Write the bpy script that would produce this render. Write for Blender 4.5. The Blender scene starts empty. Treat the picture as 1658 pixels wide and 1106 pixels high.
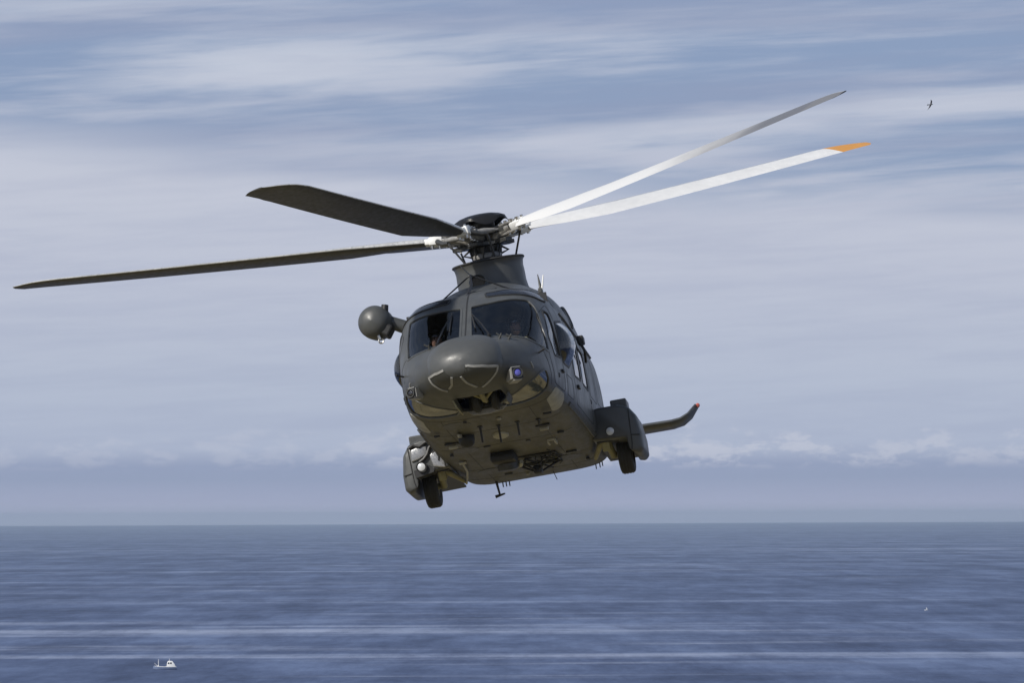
import bpy, bmesh, math, random
import numpy as np
from mathutils import Vector, Matrix, Euler
from mathutils.bvhtree import BVHTree
from mathutils.kdtree import KDTree
random.seed(7)
R = math.radians
scene = bpy.context.scene
col = scene.collection

# ------------------------------------------------------------------ camera, light, sky, exposure
EYE = 40.0                                   # camera height above the sea
F_PX = 7805.0                                # focal length in pixels of a 1658 px wide frame
PITCH = (848.5 - 13.6 - 553.0) / F_PX     # the sea ends at its true horizon, 23 km off
cam_d = bpy.data.cameras.new('camera')
cam = bpy.data.objects.new('camera', cam_d); col.objects.link(cam)
cam_d.sensor_width = 36.0; cam_d.lens = F_PX / 1658 * 36.0
cam_d.clip_start = 0.5; cam_d.clip_end = 200000
CAM_R = Matrix.Rotation(PITCH, 3, 'X') @ Matrix.Rotation(R(0.24), 3, 'Y')
cam.matrix_world = Matrix.Translation((0, 0, EYE)) @ (CAM_R @ Matrix.Rotation(R(90), 3, 'X')).to_4x4()
scene.camera = cam

SUN_DIR = Vector((-0.62, -0.52, 0.60)).normalized()   # from the scene towards the sun
SUN_EL = math.asin(SUN_DIR.z)
SUN_ROT = math.atan2(SUN_DIR.x, SUN_DIR.y)
sl = bpy.data.lights.new('sun', 'SUN'); sun = bpy.data.objects.new('sun', sl); col.objects.link(sun)
sl.energy = 4.2; sl.angle = R(2.0); sl.color = (1.0, 0.95, 0.87)
sun.rotation_euler = (-SUN_DIR).to_track_quat('-Z', 'Y').to_euler()
sun.location = (-30, -20, 90)

scene.view_settings.view_transform = 'Standard'
scene.view_settings.look = 'None'
scene.view_settings.exposure = 0.0
scene.view_settings.gamma = 1.0
scene.view_settings.use_curve_mapping = False
scene.render.engine = 'CYCLES'
scene.cycles.max_bounces = 8
scene.cycles.transparent_max_bounces = 16
scene.cycles.volume_bounces = 0


def lin(r, g, b):
    f = lambda c: (c / 255 / 12.92) if c / 255 <= 0.04045 else ((c / 255 + 0.055) / 1.055) ** 2.4
    return (f(r), f(g), f(b), 1.0)


class NT:
    """tiny helper for node trees"""
    def __init__(self, nt):
        self.nt = nt; nt.nodes.clear()
    def n(self, typ, ins=None, **attr):
        nd = self.nt.nodes.new(typ)
        for k, v in attr.items(): setattr(nd, k, v)
        for k, v in (ins or {}).items(): self.put(nd, k, v)
        return nd
    def put(self, nd, k, v):
        s = nd.inputs[k]
        if isinstance(v, bpy.types.NodeSocket): self.nt.links.new(v, s)
        elif isinstance(v, bpy.types.Node): self.nt.links.new(v.outputs[0], s)
        else: s.default_value = v
    def m(self, op, a, b=0.0, c=None, clamp=False):
        ins = {0: a, 1: b}
        if c is not None: ins[2] = c
        return self.n('ShaderNodeMath', ins, operation=op, use_clamp=clamp).outputs[0]
    def ramp(self, fac, stops, interp='LINEAR'):
        nd = self.n('ShaderNodeValToRGB', {0: fac}); cr = nd.color_ramp; cr.interpolation = interp
        while len(cr.elements) < len(stops): cr.elements.new(0.5)
        for e, (p, c) in zip(cr.elements, stops):
            e.position = p; e.color = c if len(c) == 4 else (*c, 1)
        return nd.outputs[0]
    def mix(self, fac, a, b, blend='MIX'):
        nd = self.n('ShaderNodeMix', data_type='RGBA', blend_type=blend)
        self.put(nd, 0, fac); self.put(nd, 6, a); self.put(nd, 7, b)
        return nd.outputs[2]
    def noise(self, vec, scale, detail=4, rough=0.5, dist=0.0, lac=2.0):
        nd = self.n('ShaderNodeTexNoise', {'Vector': vec, 'Scale': scale, 'Detail': detail, 'Roughness': rough, 'Distortion': dist, 'Lacunarity': lac})
        return nd.outputs[0]
    def smooth(self, x, a, b, lo=0.0, hi=1.0):
        nd = self.n('ShaderNodeMapRange', {0: x, 1: a, 2: b, 3: lo, 4: hi}, interpolation_type='SMOOTHSTEP')
        return nd.outputs[0]


def build_world():
    w = bpy.data.worlds.new('World'); scene.world = w; w.use_nodes = True
    t = NT(w.node_tree)
    sky = t.n('ShaderNodeTexSky', sky_type='NISHITA', sun_disc=False, sun_elevation=SUN_EL, sun_rotation=SUN_ROT,
              altitude=40.0, air_density=1.0, dust_density=0.6, ozone_density=2.0)
    tc = t.n('ShaderNodeTexCoord')
    sep = t.n('ShaderNodeSeparateXYZ', {0: tc.outputs['Generated']})
    x, y, z = sep.outputs
    el = t.m('MULTIPLY', t.m('ARCSINE', z), 57.2958)
    az = t.m('MULTIPLY', t.m('ARCTAN2', x, y), 57.2958)
    # cloud streaks lie almost level and climb gently towards the right
    e1 = t.m('SUBTRACT', el, t.m('MULTIPLY', az, 0.055))
    vec = t.n('ShaderNodeCombineXYZ', {0: t.m('MULTIPLY', az, 0.10), 1: e1, 2: 1.7})
    vec2 = t.n('ShaderNodeCombineXYZ', {0: t.m('MULTIPLY', az, 0.30), 1: t.m('MULTIPLY', e1, 3.4), 2: 4.1})
    warp = t.m('MULTIPLY', t.m('SUBTRACT', t.noise(vec, 0.9, 3, 0.55), 0.5), 0.9)
    # veil of high cloud below, streaks with open sky between them above
    ev = t.m('ADD', t.m('ADD', el, t.m('MULTIPLY', az, 0.075)), warp)
    veil = t.smooth(ev, 3.7, 4.6, 1.0, 0.0)
    n1 = t.noise(vec, 1.35, 4, 0.52, 0.35)
    n2 = t.noise(vec2, 1.0, 6, 0.6, 0.3)
    vec4 = t.n('ShaderNodeCombineXYZ', {0: t.m('MULTIPLY', az, 0.55), 1: t.m('MULTIPLY', e1, 7.0), 2: 2.2})
    n4 = t.noise(vec4, 1.0, 6, 0.65, 0.4)
    st = t.m('ADD', t.m('ADD', t.m('MULTIPLY', n1, 0.58), t.m('MULTIPLY', n2, 0.27)), t.m('MULTIPLY', n4, 0.15))
    streak = t.smooth(st, 0.40, 0.60)
    mask = t.m('MAXIMUM', veil, streak)
    gap = t.mix(0.82, t.n('ShaderNodeVectorMath', {0: sky.outputs[0], 1: (0.07, 0.07, 0.07)}, operation='MULTIPLY').outputs[0], lin(138, 156, 192))
    cloud = t.ramp(t.m('DIVIDE', el, 8.0), [(0.0, lin(168, 175, 199)), (0.02, lin(165, 172, 198)), (0.055, lin(149, 161, 188)), (0.075, lin(149, 161, 189)),
                                            (0.10, lin(173, 183, 205)), (0.20, lin(181, 190, 209)), (0.36, lin(189, 195, 212)), (0.5, lin(195, 200, 215)), (0.8, lin(196, 204, 219)), (1.0, lin(199, 207, 222))])
    body = t.mix(t.m('MULTIPLY', t.smooth(t.m('ADD', t.m('MULTIPLY', n2, .6), t.m('MULTIPLY', n4, .4)), 0.38, 0.66), 0.26), cloud, lin(152, 162, 190))
    out = t.mix(mask, gap, body)
    # grey shaded undersides among the streaks
    n5 = t.noise(t.n('ShaderNodeCombineXYZ', {0: t.m('MULTIPLY', az, 0.085), 1: t.m('MULTIPLY', e1, 1.15), 2: 7.7}), 1.0, 4, 0.5, 0.3)
    out = t.mix(t.m('MULTIPLY', t.m('MULTIPLY', t.smooth(n5, .50, .66), t.smooth(ev, 3.6, 4.4)), .55), out, lin(147, 158, 186))
    # line of small far cumulus over the haze bank
    vec3 = t.n('ShaderNodeCombineXYZ', {0: t.m('MULTIPLY', az, 1.15), 1: t.m('MULTIPLY', el, 3.0), 2: 9.3})
    n3 = t.noise(vec3, 1.9, 6, 0.64, 0.2)
    where = t.noise(t.n('ShaderNodeCombineXYZ', {0: az, 1: 0.0, 2: 3.3}), 0.22, 1, 0.5)
    band = t.m('MULTIPLY', t.smooth(el, 0.52, 0.66), t.smooth(t.m('ADD', el, t.m('MULTIPLY', t.m('SUBTRACT', n3, .5), -1.2)), 0.74, 0.98, 1.0, 0.0))
    cum = t.m('MULTIPLY', t.m('MULTIPLY', t.smooth(n3, 0.42, 0.60), band), t.smooth(t.m('ADD', where, t.m('MULTIPLY', t.m('SINE', t.m('MULTIPLY', az, .3)), .12)), 0.40, 0.6, 0.42, 1.0))
    out = t.mix(t.m('MULTIPLY', cum, 0.62), out, lin(198, 202, 216))
    # overhead: open sky with the same streaks thinning out
    high = t.smooth(el, 9.0, 40.0)
    nish = t.n('ShaderNodeVectorMath', {0: sky.outputs[0], 1: (0.08, 0.08, 0.08)}, operation='MULTIPLY').outputs[0]
    out = t.mix(t.m('MULTIPLY', high, 0.75), out, nish)
    bg = t.n('ShaderNodeBackground', {'Color': out, 'Strength': 1.0})
    o = t.n('ShaderNodeOutputWorld', {0: bg.outputs[0]})


build_world()


# ------------------------------------------------------------------ materials
def pbr(name, base, rough=0.5, metal=0.0, var=0.0, scale=3.0, spec=0.5, bump=0.0, bscale=40.0, coat=0.0, tint2=None, emit=None, stretch=None):
    m = bpy.data.materials.new(name); m.use_nodes = True
    t = NT(m.node_tree)
    bs = t.n('ShaderNodeBsdfPrincipled', {'Roughness': rough, 'Metallic': metal, 'Specular IOR Level': spec, 'Coat Weight': coat})
    tc = t.n('ShaderNodeTexCoord').outputs['Object']
    if stretch: tc = t.n('ShaderNodeMapping', {'Vector': tc, 'Scale': stretch}).outputs[0]
    c = (*base, 1) if len(base) == 3 else base
    if var > 0:
        n = t.noise(tc, scale, 6, 0.6)
        n2 = t.noise(tc, scale * 7, 4, 0.6)
        f = t.m('ADD', t.m('MULTIPLY', n, 0.65), t.m('MULTIPLY', n2, 0.35))
        c2 = tint2 or tuple(v * (1 + var) for v in c[:3]); c1 = tuple(v * (1 - var) for v in c[:3])
        cc = t.ramp(f, [(0.36, (*c1, 1)), (0.64, (*c2[:3], 1))])
        t.put(bs, 'Base Color', cc)
        t.put(bs, 'Roughness', t.smooth(n2, 0.3, 0.7, max(rough - 0.07, 0.02), min(rough + 0.08, 1)))
    else:
        t.put(bs, 'Base Color', c)
    if bump > 0:
        b = t.n('ShaderNodeBump', {'Height': t.noise(tc, bscale, 3, 0.5), 'Strength': bump, 'Distance': 0.01})
        t.put(bs, 'Normal', b.outputs[0])
    if emit:
        t.put(bs, 'Emission Color', (*emit[0], 1)); t.put(bs, 'Emission Strength', emit[1])
    t.n('ShaderNodeOutputMaterial', {0: bs.outputs[0]})
    return m


def glass_mat(name, tint, rough=0.03, ior=1.5):
    m = bpy.data.materials.new(name); m.use_nodes = True
    t = NT(m.node_tree)
    fr = t.n('ShaderNodeFresnel', {'IOR': ior})
    tr = t.n('ShaderNodeBsdfTransparent', {'Color': (*tint, 1)})
    gl = t.n('ShaderNodeBsdfGlossy', {'Color': (1, 1, 1, 1), 'Roughness': rough})
    mx = t.n('ShaderNodeMixShader', {0: fr.outputs[0], 1: tr.outputs[0], 2: gl.outputs[0]})
    t.n('ShaderNodeOutputMaterial', {0: mx.outputs[0]})
    return m


M = {}
M['paint'] = pbr('hull_paint', (0.066, 0.069, 0.069), 0.42, var=0.24, scale=1.1, bump=0.02, bscale=6, stretch=(1, 1, .5))
M['radome'] = pbr('radome_paint', (0.070, 0.073, 0.073), 0.43, var=0.06, scale=2)
M['belly'] = pbr('belly_bounce_paint', (0.070, 0.067, 0.050), 0.5, var=0.6, scale=2.2, stretch=(1, .28, 1))  # warm ground bounce tinted into the colour, plus streaked dirt
M['panel'] = pbr('hatch_paint', (0.052, 0.053, 0.050), 0.45, var=0.1, scale=3)
M['seam'] = pbr('seam_sealant', (0.022, 0.022, 0.022), 0.6)
M['rubber'] = pbr('tyre_rubber', (0.018, 0.018, 0.018), 0.7, var=0.3, scale=12)
M['black'] = pbr('black_fitting', (0.012, 0.012, 0.013), 0.5)
M['steel'] = pbr('bare_steel', (0.55, 0.54, 0.52), 0.3, metal=1.0, var=0.2, scale=20)
M['alloy'] = pbr('painted_alloy', (0.25, 0.245, 0.235), 0.38, var=0.4, scale=16)
M['sunlit_alloy'] = pbr('sunlit_alloy_skin', (0.34, 0.34, 0.34), 0.25, metal=.6, var=0.2, scale=5)  # strong sunlight on the sponson front put into the colour
M['link'] = pbr('link_rod', (0.07, 0.07, 0.07), 0.35, metal=.4, var=.3, scale=20)
M['white'] = pbr('white_grip_paint', (0.74, 0.74, 0.72), 0.35, var=0.06, scale=8)
M['darkmetal'] = pbr('dark_hub_metal', (0.05, 0.05, 0.048), 0.38, metal=0.3, var=0.3, scale=15)
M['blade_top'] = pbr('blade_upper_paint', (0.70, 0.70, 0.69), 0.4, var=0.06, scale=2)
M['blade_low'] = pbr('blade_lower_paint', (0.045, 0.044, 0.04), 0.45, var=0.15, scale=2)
M['orange'] = pbr('tip_orange_paint', (0.58, 0.27, 0.05), 0.45, var=0.05)
M['strip'] = pbr('diverter_strip', (0.30, 0.30, 0.29), 0.5, var=.15, scale=20)
M['pod'] = pbr('pod_paint', (0.30, 0.30, 0.29), 0.45)
M['radome_shade'] = pbr('radome_shade_paint', (0.045, 0.047, 0.045), 0.45, var=.1)
M['pale'] = pbr('pale_fitting_paint', (0.34, 0.33, 0.27), 0.5, var=0.15, scale=6)
M['primer'] = pbr('primer_yellow_green', (0.22, 0.20, 0.10), 0.5, var=0.2, scale=6)
M['glass'] = glass_mat('tinted_glass', (0.78, 0.8, 0.84), 0.03, 1.38)
M['glass_side'] = glass_mat('clear_perspex', (0.42, 0.45, 0.49), 0.04, 1.7)
M['glass_roof'] = glass_mat('dark_roof_glass', (0.10, 0.11, 0.14))
M['lamp_glass'] = pbr('lamp_lens', (0.55, 0.57, 0.6), 0.12, spec=0.8)
M['interior'] = pbr('cockpit_trim', (0.03, 0.03, 0.032), 0.8)
M['seat'] = pbr('seat_cloth', (0.05, 0.052, 0.05), 0.9)
M['roofglass'] = pbr('roof_glass', (0.008, 0.009, 0.014), 0.18, spec=0.15)
M['cheek'] = pbr('cheek_sheen_paint', (0.30, 0.295, 0.25), 0.42, var=0.3, scale=9)
M['lens_blue'] = pbr('coated_lens', (0.10, 0.10, 0.42), 0.08, spec=1.0, emit=None)
M['lens_dark'] = pbr('dark_lens', (0.02, 0.02, 0.025), 0.08, spec=1.0)
M['inlet'] = pbr('inlet_mesh', (0.085, 0.07, 0.05), 0.7, var=0.3, scale=60)
M['cap'] = pbr('hub_cap_paint', (0.03, 0.03, 0.033), 0.3)
M['grip'] = pbr('grip_forging', (0.30, 0.29, 0.27), 0.35, metal=0.5, var=0.4, scale=14)
M['erosion'] = pbr('leading_edge_strip', (0.62, 0.62, 0.61), 0.32, metal=0.4, var=0.2, scale=3)
M['tip_grey'] = pbr('tip_grey_paint', (0.16, 0.16, 0.165), 0.45)
M['green'] = pbr('green_lens', (0.04, 0.4, 0.12), 0.2)
M['red'] = pbr('red_lens', (0.42, 0.10, 0.08), 0.2)


# ------------------------------------------------------------------ mesh helpers
def mesh_obj(name, verts, faces, mat, parent=None, smooth=True, mats=None, fmat=None):
    me = bpy.data.meshes.new(name)
    me.from_pydata([tuple(v) for v in verts], [], [tuple(f) for f in faces])
    for mm in (mats or [mat]): me.materials.append(mm)
    if fmat is not None: me.polygons.foreach_set('material_index', fmat)
    if smooth: me.polygons.foreach_set('use_smooth', [True] * len(me.polygons))
    me.update()
    o = bpy.data.objects.new(name, me); col.objects.link(o)
    if parent: o.parent = parent
    return o


def bm_obj(name, bm, mat, parent=None, smooth=False, angle=None, mats=None):
    bmesh.ops.recalc_face_normals(bm, faces=bm.faces)
    me = bpy.data.meshes.new(name); bm.to_mesh(me); bm.free()
    for mm in (mats or [mat]): me.materials.append(mm)
    if smooth:
        me.polygons.foreach_set('use_smooth', [True] * len(me.polygons))
        me.set_sharp_from_angle(angle=R(angle if angle else 40))
    o = bpy.data.objects.new(name, me); col.objects.link(o)
    if parent: o.parent = parent
    return o


def tag(o, label, cat, group=None, kind=None):
    o['label'] = label
    if cat: o['category'] = cat
    if group: o['group'] = group
    if kind: o['kind'] = kind
    return o


def add_box(bm, c, s, rot=None, bevel=0.0):
    m = Matrix.Translation(c) @ (rot.to_4x4() if rot is not None else Matrix.Identity(4)) @ Matrix.Diagonal((*s, 1))
    r = bmesh.ops.create_cube(bm, size=1.0, matrix=m)
    if bevel > 0:
        es = list({e for v in r['verts'] for e in v.link_edges})
        bmesh.ops.bevel(bm, geom=es, offset=bevel, segments=2, affect='EDGES', profile=0.5)


def add_tube(bm, pts, r, seg=10, cap=True):
    pts = [Vector(p) for p in pts]
    rs = r if isinstance(r, (list, tuple)) else [r] * len(pts)
    rings = []; up = None
    for i, p in enumerate(pts):
        d = (pts[min(i + 1, len(pts) - 1)] - pts[max(i - 1, 0)]).normalized()
        if up is None:
            up = d.orthogonal().normalized()
        else:
            up = (up - d * up.dot(d)).normalized()
        sd = d.cross(up)
        rings.append([bm.verts.new(p + (up * math.cos(a) + sd * math.sin(a)) * rs[i]) for a in (2 * math.pi * k / seg for k in range(seg))])
    for a, b in zip(rings, rings[1:]):
        for k in range(seg):
            bm.faces.new((a[k], a[(k + 1) % seg], b[(k + 1) % seg], b[k]))
    if cap:
        bm.faces.new(rings[0][::-1]); bm.faces.new(rings[-1])


def add_lathe(bm, prof, mat=None, seg=40, cap=True):
    """profile of (radius, height) spun about local Z, then moved by mat"""
    mat = mat or Matrix.Identity(4); rings = []
    for r_, h in prof:
        rings.append([bm.verts.new(mat @ Vector((r_ * math.cos(2 * math.pi * k / seg), r_ * math.sin(2 * math.pi * k / seg), h))) for k in range(seg)])
    for a, b in zip(rings, rings[1:]):
        for k in range(seg):
            bm.faces.new((a[k], a[(k + 1) % seg], b[(k + 1) % seg], b[k]))
    if cap:
        bm.faces.new(rings[0][::-1]); bm.faces.new(rings[-1])


def axis_mat(p, d, roll_up=None):
    d = Vector(d).normalized()
    return Matrix.Translation(p) @ d.to_track_quat('Z', 'Y').to_matrix().to_4x4()


def add_prism(bm, poly, axis, a, b, bevel=0.0):
    """polygon in the two other axes extruded along axis (0,1,2) from a to b"""
    def pt(u, v, w):
        return {0: Vector((w, u, v)), 1: Vector((u, w, v)), 2: Vector((u, v, w))}[axis]
    A = [bm.verts.new(pt(u, v, a)) for u, v in poly]; B = [bm.verts.new(pt(u, v, b)) for u, v in poly]
    fs = [bm.faces.new(A), bm.faces.new(B[::-1])]
    for k in range(len(poly)):
        j = (k + 1) % len(poly)
        fs.append(bm.faces.new((A[j], A[k], B[k], B[j])))
    if bevel > 0:
        es = list({e for f in fs for e in f.edges})
        bmesh.ops.bevel(bm, geom=es, offset=bevel, segments=3, affect='EDGES', profile=0.5)


def pchip(xs, ys, xq):
    xs = np.array(xs, float); ys = np.array(ys, float); xq = np.clip(xq, xs[0], xs[-1])
    h = np.diff(xs); dl = np.diff(ys) / h; d = np.zeros_like(ys)
    for i in range(1, len(xs) - 1):
        if dl[i - 1] * dl[i] > 0:
            w1 = 2 * h[i] + h[i - 1]; w2 = h[i] + 2 * h[i - 1]
            d[i] = (w1 + w2) / (w1 / dl[i - 1] + w2 / dl[i])
    d[0] = dl[0]; d[-1] = dl[-1]
    i = np.clip(np.searchsorted(xs, xq) - 1, 0, len(h) - 1); t = (xq - xs[i]) / h[i]
    return ((2 * t**3 - 3 * t**2 + 1) * ys[i] + (t**3 - 2 * t**2 + t) * h[i] * d[i] + (-2 * t**3 + 3 * t**2) * ys[i + 1] + (t**3 - t**2) * h[i] * d[i + 1])


def loft_data(table, stations, nth=96, inset=0.0, xc=0.0):
    T = np.array(table, float); ys = T[:, 0]
    g = lambda k: pchip(ys, T[:, k], np.array(stations))
    w, zb, zt, zc, nt, nb = (g(k) for k in range(1, 7))
    V = []; 
    for i, y in enumerate(stations):
        for k in range(nth):
            a = 2 * math.pi * k / nth; c, s = math.cos(a), math.sin(a)
            n = nt[i] if s >= 0 else nb[i]
            rx = max(w[i] - inset, 0.002)
            rz = max((zt[i] - zc[i] if s >= 0 else zc[i] - zb[i]) - inset, 0.002)
            V.append((xc + rx * math.copysign(abs(c) ** (2 / n), c), y, zc[i] + rz * math.copysign(abs(s) ** (2 / n), s)))
    Fc = []
    for i in range(len(stations) - 1):
        for k in range(nth):
            j = (k + 1) % nth
            Fc.append((i * nth + k, i * nth + j, (i + 1) * nth + j, (i + 1) * nth + k))
    Fc.append(tuple(range(nth - 1, -1, -1))); L = len(stations) - 1
    Fc.append(tuple(L * nth + k for k in range(nth)))
    return V, Fc



# ------------------------------------------------------------------ setting: sea, headland, air
def sea_material():
    m = bpy.data.materials.new('sea_water'); m.use_nodes = True
    t = NT(m.node_tree)
    pos = t.n('ShaderNodeNewGeometry').outputs['Position']
    def co(sx, sy, rot=0.0, off=0.0):
        return t.n('ShaderNodeMapping', {'Vector': pos, 'Rotation': (0, 0, rot), 'Scale': (sx, sy, 0.0), 'Location': (off, off * .7, 0)}).outputs[0]
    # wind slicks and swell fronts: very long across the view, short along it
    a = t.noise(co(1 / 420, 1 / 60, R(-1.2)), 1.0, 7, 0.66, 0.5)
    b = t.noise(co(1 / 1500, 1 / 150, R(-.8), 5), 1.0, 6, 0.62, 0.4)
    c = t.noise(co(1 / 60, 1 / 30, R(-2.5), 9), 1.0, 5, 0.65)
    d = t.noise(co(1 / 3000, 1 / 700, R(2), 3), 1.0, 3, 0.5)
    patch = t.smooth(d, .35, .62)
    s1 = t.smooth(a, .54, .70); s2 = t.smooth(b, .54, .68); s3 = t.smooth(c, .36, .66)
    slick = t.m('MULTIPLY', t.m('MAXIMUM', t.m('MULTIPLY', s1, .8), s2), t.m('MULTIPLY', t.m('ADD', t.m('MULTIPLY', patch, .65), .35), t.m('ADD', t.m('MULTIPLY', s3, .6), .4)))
    chop = t.noise(co(1 / 42, 1 / 300, R(-.3), 2), 1.0, 9, 0.80)
    chop2 = t.noise(co(1 / 60, 1 / 200, R(.6), 7), 1.0, 8, 0.76, 0.3)
    tone = t.m('ADD', t.m('MULTIPLY', chop, .6), t.m('ADD', t.m('MULTIPLY', chop2, .25), t.m('MULTIPLY', b, .3)))
    dark = t.ramp(tone, [(.44, (SEA_A[0] * .25, SEA_A[1] * .3, SEA_A[2] * .4, 1)), (.575, (*SEA_A, 1)), (.72, (SEA_A[0] * 2.6, SEA_A[1] * 2.4, SEA_A[2] * 2.0, 1))])
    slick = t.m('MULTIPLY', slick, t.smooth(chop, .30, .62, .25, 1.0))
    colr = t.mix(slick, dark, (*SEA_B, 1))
    bmp = t.n('ShaderNodeBump', {'Height': t.m('ADD', t.m('MULTIPLY', chop, .8), t.m('MULTIPLY', a, 1.0)), 'Strength': .4, 'Distance': 2.0})
    df = t.n('ShaderNodeBsdfDiffuse', {'Color': colr})
    gl = t.n('ShaderNodeBsdfGlossy', {'Color': (.85, .93, 1, 1), 'Roughness': .34, 'Normal': bmp.outputs[0]})
    mx = t.n('ShaderNodeMixShader', {0: t.m('ADD', .20, t.m('ADD', t.m('MULTIPLY', slick, .22), t.smooth(tone, .45, .72, -.07, .07))), 1: df.outputs[0], 2: gl.outputs[0]})
    t.n('ShaderNodeOutputMaterial', {0: mx.outputs[0]})
    return m
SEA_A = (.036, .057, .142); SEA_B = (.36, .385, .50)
SEA_R = 23000.0
bm = bmesh.new()
rings = []
for rr_ in (150, 400, 1000, 3000, 9000, SEA_R):
    rings.append([bm.verts.new((rr_ * math.sin(2 * math.pi * k / 96), rr_ * math.cos(2 * math.pi * k / 96), 0)) for k in range(96)])
for p, q in zip(rings, rings[1:]):
    for k in range(96): bm.faces.new((p[k], p[(k + 1) % 96], q[(k + 1) % 96], q[k]))
bm.faces.new(rings[0])
sea = bm_obj('sea', bm, sea_material())
sea['kind'] = 'structure'; sea['label'] = 'calm blue sea with pale wind streaks reaching the horizon'
if sea.data.polygons[0].normal.z < 0: sea.data.flip_normals()

# grassy headland that the photograph is taken from; it drops to the sea below the frame
def ground_z(x, y):
    r_ = math.hypot(x * .8, max(y, -40) * 1.0)
    if y <= 100: z = EYE - 1.75 - max(y, 0) * .078
    else: z = EYE - 1.75 - 7.8 - (y - 100) * .55
    z -= max(abs(x) - 70, 0) * .5
    z += .35 * math.sin(x * .13 + 1) * math.sin(y * .09) * min(1, max(0, (y - 12) / 20)) - .4 * min(1, max(0, (y - 12) / 20))
    return max(z, -1.0)
bm = bmesh.new(); gx = np.linspace(-150, 150, 76); gy = np.linspace(-90, 170, 66)
gv = [[bm.verts.new((x, y, ground_z(x, y))) for x in gx] for y in gy]
for i in range(len(gy) - 1):
    for j in range(len(gx) - 1): bm.faces.new((gv[i][j], gv[i][j + 1], gv[i + 1][j + 1], gv[i + 1][j]))
land = bm_obj('headland', bm, pbr('dry_grass', (.22, .18, .088), .9, var=.35, scale=.25, bump=.4, bscale=3), None, True, 180)
land['kind'] = 'structure'
if land.data.polygons[10].normal.z < 0: land.data.flip_normals()

hz = bpy.data.materials.new('sea_air'); hz.use_nodes = True; t = NT(hz.node_tree)
pv = t.n('ShaderNodeVolumePrincipled', {'Color': (.68, .82, 1.0, 1), 'Density': 5.6e-5, 'Anisotropy': 0.2})
t.n('ShaderNodeOutputMaterial', {1: pv.outputs[0]})
bm = bmesh.new(); add_box(bm, (0, 0, 26), (SEA_R * 2.1, SEA_R * 2.1, 58)); haze = bm_obj('haze', bm, hz); haze['kind'] = 'stuff'

# ------------------------------------------------------------------ the helicopter
PIVOT = Vector((0, 5.2, 3.75))               # rotor hub in body axes: x to port, y aft, z up, metres
def rot_body(yaw, pitch, roll):
    cy, sy, ct, st, cr, sr = math.cos(yaw), math.sin(yaw), math.cos(pitch), math.sin(pitch), math.cos(roll), math.sin(roll)
    Y = Matrix(((cy, sy, 0), (-sy, cy, 0), (0, 0, 1)))
    P = Matrix(((1, 0, 0), (0, ct, st), (0, -st, ct)))
    Q = Matrix(((cr, 0, -sr), (0, 1, 0), (sr, 0, cr)))
    return Q @ P @ Y
B_ROT = rot_body(R(5.5), R(10.3), R(9.3))
hub_w = Vector((0, 0, EYE)) + CAM_R @ Vector(((779 - 829) / F_PX * 70, 70, (553 - 384) / F_PX * 70))
heli = bpy.data.objects.new('helicopter', None); col.objects.link(heli)
heli.empty_display_size = 0.5
heli.matrix_world = Matrix.Translation(hub_w) @ (CAM_R @ B_ROT).to_4x4() @ Matrix.Translation(-PIVOT)
tag(heli, 'dark grey military helicopter banking in flight over the sea with its rotor blades spread', 'helicopter')

HULL = [  # y, half width, bottom, top, height of widest point, upper exponent, lower exponent
    (0.00, .03, .98, 1.08, 1.03, 2.0, 2.0), (0.04, .20, .88, 1.19, 1.03, 2.0, 2.0), (0.15, .41, .80, 1.30, 1.03, 2.1, 2.0),
    (0.40, .65, .72, 1.41, 1.03, 2.2, 2.1), (0.70, .82, .66, 1.47, 1.04, 2.4, 2.3), (1.0, .93, .62, 1.65, 1.06, 2.6, 2.6),
    (1.4, 1.02, .59, 1.92, 1.1, 2.9, 3.2), (1.8, 1.07, .57, 2.18, 1.15, 3.2, 3.8), (2.2, 1.10, .56, 2.36, 1.2, 3.5, 4.4),
    (2.6, 1.12, .55, 2.44, 1.25, 3.7, 4.8), (3.2, 1.14, .55, 2.48, 1.3, 3.8, 5.2), (4.0, 1.15, .55, 2.50, 1.3, 3.8, 5.8), (7.6, 1.15, .56, 2.52, 1.3, 3.8, 6.5),
    (8.05, 1.13, .575, 2.52, 1.32, 3.6, 6.5), (8.2, 1.12, .62, 2.52, 1.35, 3.5, 6.0), (8.6, 1.05, .84, 2.50, 1.45, 3.2, 4.4), (9.2, .86, 1.08, 2.46, 1.6, 3, 3), (10.2, .58, 1.32, 2.36, 1.8, 2.4, 2.4),
    (11.6, .36, 1.52, 2.22, 1.9, 2, 2), (12.9, .24, 1.66, 2.15, 1.95, 2, 2)]
st_out = list(0.0 + 2.6 * np.linspace(0, 1, 70) ** 1.6) + list(np.linspace(2.7, 9.2, 60)) + list(np.linspace(9.4, 12.9, 16))
st_in = list(np.linspace(0.35, 2.6, 30)) + list(np.linspace(2.8, 8.2, 24))
hv, hf = loft_data(HULL, st_out, 112)
iv, if_ = loft_data(HULL, st_in, 64, 0.045)
hull_bvh = BVHTree.FromPolygons([Vector(v) for v in hv], hf)
_me = bpy.data.meshes.new('tmp'); _me.from_pydata(hv, [], hf); _me.update()
_nrm = [v.normal.copy() for v in _me.vertices]
hull_kd = KDTree(len(hv))
for i, v in enumerate(hv): hull_kd.insert(v, i)
hull_kd.balance()
HULL_C = Vector((0, 5, 1.5))
if sum((n.dot((Vector(v) - Vector((0, v[1], 1.4)))) for n, v in zip(_nrm, hv))) < 0: _nrm = [-n for n in _nrm]


def hull_normal(p):
    acc = Vector()
    for co, i, d in hull_kd.find_n(p, 4): acc += _nrm[i] / (d + 0.01)
    return acc.normalized()


def on_hull(p):
    """nearest point of the skin and its outward normal"""
    co, n, i, d = hull_bvh.find_nearest(p)
    return co, hull_normal(co)


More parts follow.
